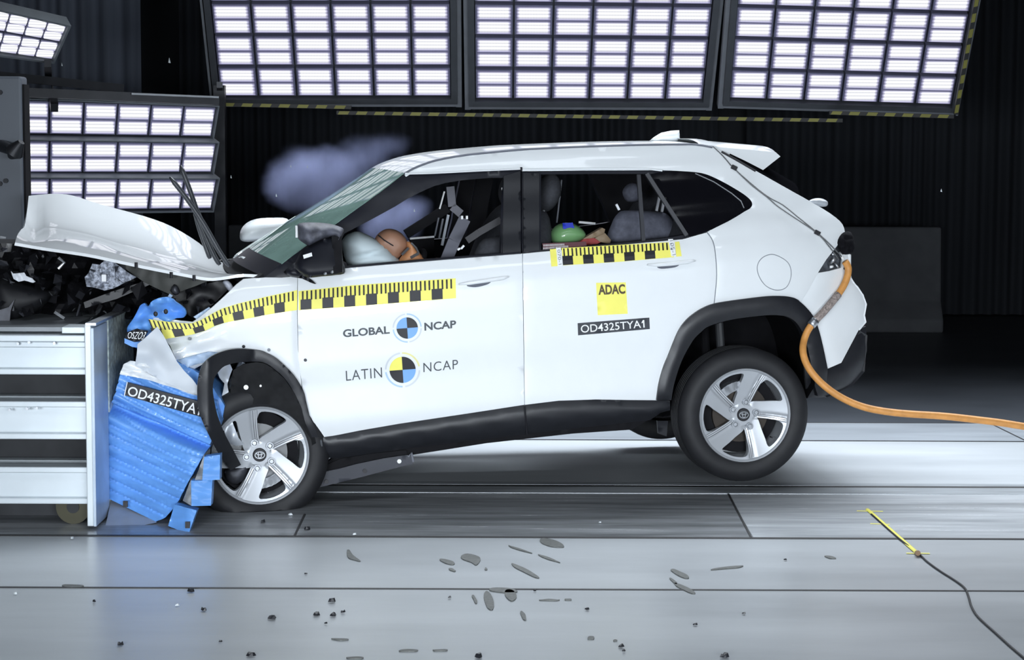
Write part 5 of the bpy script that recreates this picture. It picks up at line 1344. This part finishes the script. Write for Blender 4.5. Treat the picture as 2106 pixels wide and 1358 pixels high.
for a in ((920, 1155, 16, 4, 15), (930, 1172, 7, 2.5, 20), (1080, 1174, 32, 4, 27), (1135, 1117, 26, 7, 15), (1005, 1235, 9, 20, -18), (1076, 1266, 4, 11, -28), (976, 1232, 3, 10, -30), (1070, 1130, 26, 1.5, 18), (1130, 1149, 24, 1.8, 20), (1398, 1180, 20, 5, 25), (1385, 1195, 10, 2.5, 40), (1408, 1210, 24, 4, 25), (1495, 1168, 34, 2, -6), (1130, 1234, 22, 1.2, 0), (1168, 1233, 7, 1.5, -3), (1708, 1146, 12, 2, 10), (1035, 1214, 30, 5, 4), (1050, 1224, 14, 10, 40), (700, 1315, 18, 1.5, 3), (840, 1338, 20, 1.8, 0), (905, 1337, 16, 1.5, 0), (730, 1353, 18, 2, 0), (150, 1205, 22, 3, 0), (1215, 1312, 7, 3, 0), (1266, 1317, 4, 2, 0), (1000, 1170, 3, 2, 0)):
    scuff(ellp(*a))

# ================================================================== SMOKE
def smoke(name, blobs, dens_, label):
    m = bpy.data.materials.new('smoke'); m.use_nodes = True
    nt = m.node_tree; nt.nodes.clear(); L = nt.links.new
    out = nt.nodes.new('ShaderNodeOutputMaterial'); pv = nt.nodes.new('ShaderNodeVolumePrincipled')
    pv.inputs['Color'].default_value = (.50, .56, .92, 1); pv.inputs['Anisotropy'].default_value = .2
    tc = nt.nodes.new('ShaderNodeTexCoord')
    nz = nt.nodes.new('ShaderNodeTexNoise'); nz.inputs['Scale'].default_value = 3.2; nz.inputs['Detail'].default_value = 4; nz.inputs['Roughness'].default_value = .55
    L(tc.outputs['Object'], nz.inputs['Vector'])
    sub = nt.nodes.new('ShaderNodeVectorMath'); sub.operation = 'MULTIPLY_ADD'; L(nz.outputs['Color'], sub.inputs[0]); sub.inputs[1].default_value = (.22, .22, .22); L(tc.outputs['Object'], sub.inputs[2])
    # soft fall-off around each puff, from object coordinates
    acc = None
    c = sum((b[0] for b in blobs), Vector((0, 0, 0))) / len(blobs)
    for b, rx, ry, rz, w in blobs:
        mp = nt.nodes.new('ShaderNodeMapping'); mp.vector_type = 'TEXTURE'
        mp.inputs['Location'].default_value = b - c + Vector((.11, .11, .11)); mp.inputs['Scale'].default_value = (rx, ry, rz)
        L(sub.outputs[0], mp.inputs[0])
        ln = nt.nodes.new('ShaderNodeVectorMath'); ln.operation = 'LENGTH'; L(mp.outputs[0], ln.inputs[0])
        mr = nt.nodes.new('ShaderNodeMapRange'); mr.interpolation_type = 'SMOOTHSTEP'
        mr.inputs[1].default_value = 1.25; mr.inputs[2].default_value = .0; mr.inputs[3].default_value = 0; mr.inputs[4].default_value = w
        L(ln.outputs['Value'], mr.inputs[0])
        if acc is None: acc = mr.outputs[0]
        else:
            a_ = nt.nodes.new('ShaderNodeMath'); a_.operation = 'ADD'; L(acc, a_.inputs[0]); L(mr.outputs[0], a_.inputs[1]); acc = a_.outputs[0]
    r2 = nt.nodes.new('ShaderNodeMapRange'); r2.inputs[1].default_value = .36; r2.inputs[2].default_value = .66; L(nz.outputs['Fac'], r2.inputs[0])
    r2.inputs[3].default_value = .25; r2.inputs[4].default_value = 1.0
    mu = nt.nodes.new('ShaderNodeMath'); mu.operation = 'MULTIPLY'; L(acc, mu.inputs[0]); L(r2.outputs[0], mu.inputs[1])
    m2 = nt.nodes.new('ShaderNodeMath'); m2.operation = 'MULTIPLY'; L(mu.outputs[0], m2.inputs[0]); m2.inputs[1].default_value = dens_
    L(m2.outputs[0], pv.inputs['Density']); L(pv.outputs[0], out.inputs['Volume'])
    lo = Vector([min(b[0][i] - b[1 + i] for b in blobs) for i in range(3)]); hi = Vector([max(b[0][i] + b[1 + i] for b in blobs) for i in range(3)])
    mb = MB(); mb.ball((lo + hi) / 2, (hi.x - lo.x) * .64, (hi.y - lo.y) * .7, (hi.z - lo.z) * .64, n=24, m=14)
    me = bpy.data.meshes.new(name); me.from_pydata([v - c for v in mb.v], [], mb.f); me.materials.append(m)
    o = bpy.data.objects.new(name, me); COL.objects.link(o); o.location = c
    return tag(o, label, 'smoke', kind='stuff')
s_ = 12.9 / FPX
smoke('smoke_cloud', [(at_Y(606, 372, 12.9), 62 * s_, .2, 58 * s_, 1.0), (at_Y(630, 352, 12.9), 44 * s_, .2, 40 * s_, .9), (at_Y(690, 352, 12.9), 62 * s_, .2, 48 * s_, .8), (at_Y(650, 395, 12.9), 60 * s_, .2, 38 * s_, .7), (at_Y(745, 322, 12.9), 60 * s_, .2, 44 * s_, .35), (at_Y(800, 295, 12.9), 50 * s_, .2, 30 * s_, .12)], 9.0, 'bluish smoke cloud rising behind the windscreen')
smoke('smoke_cloud', [(at_Y(818, 448, 12.75), 50 * s_, .15, 48 * s_, 1.0), (at_Y(790, 465, 12.75), 46 * s_, .15, 38 * s_, .9), (at_Y(850, 430, 12.75), 34 * s_, .15, 34 * s_, .6)], 9.0, 'bluish smoke seen through the driver window opening')
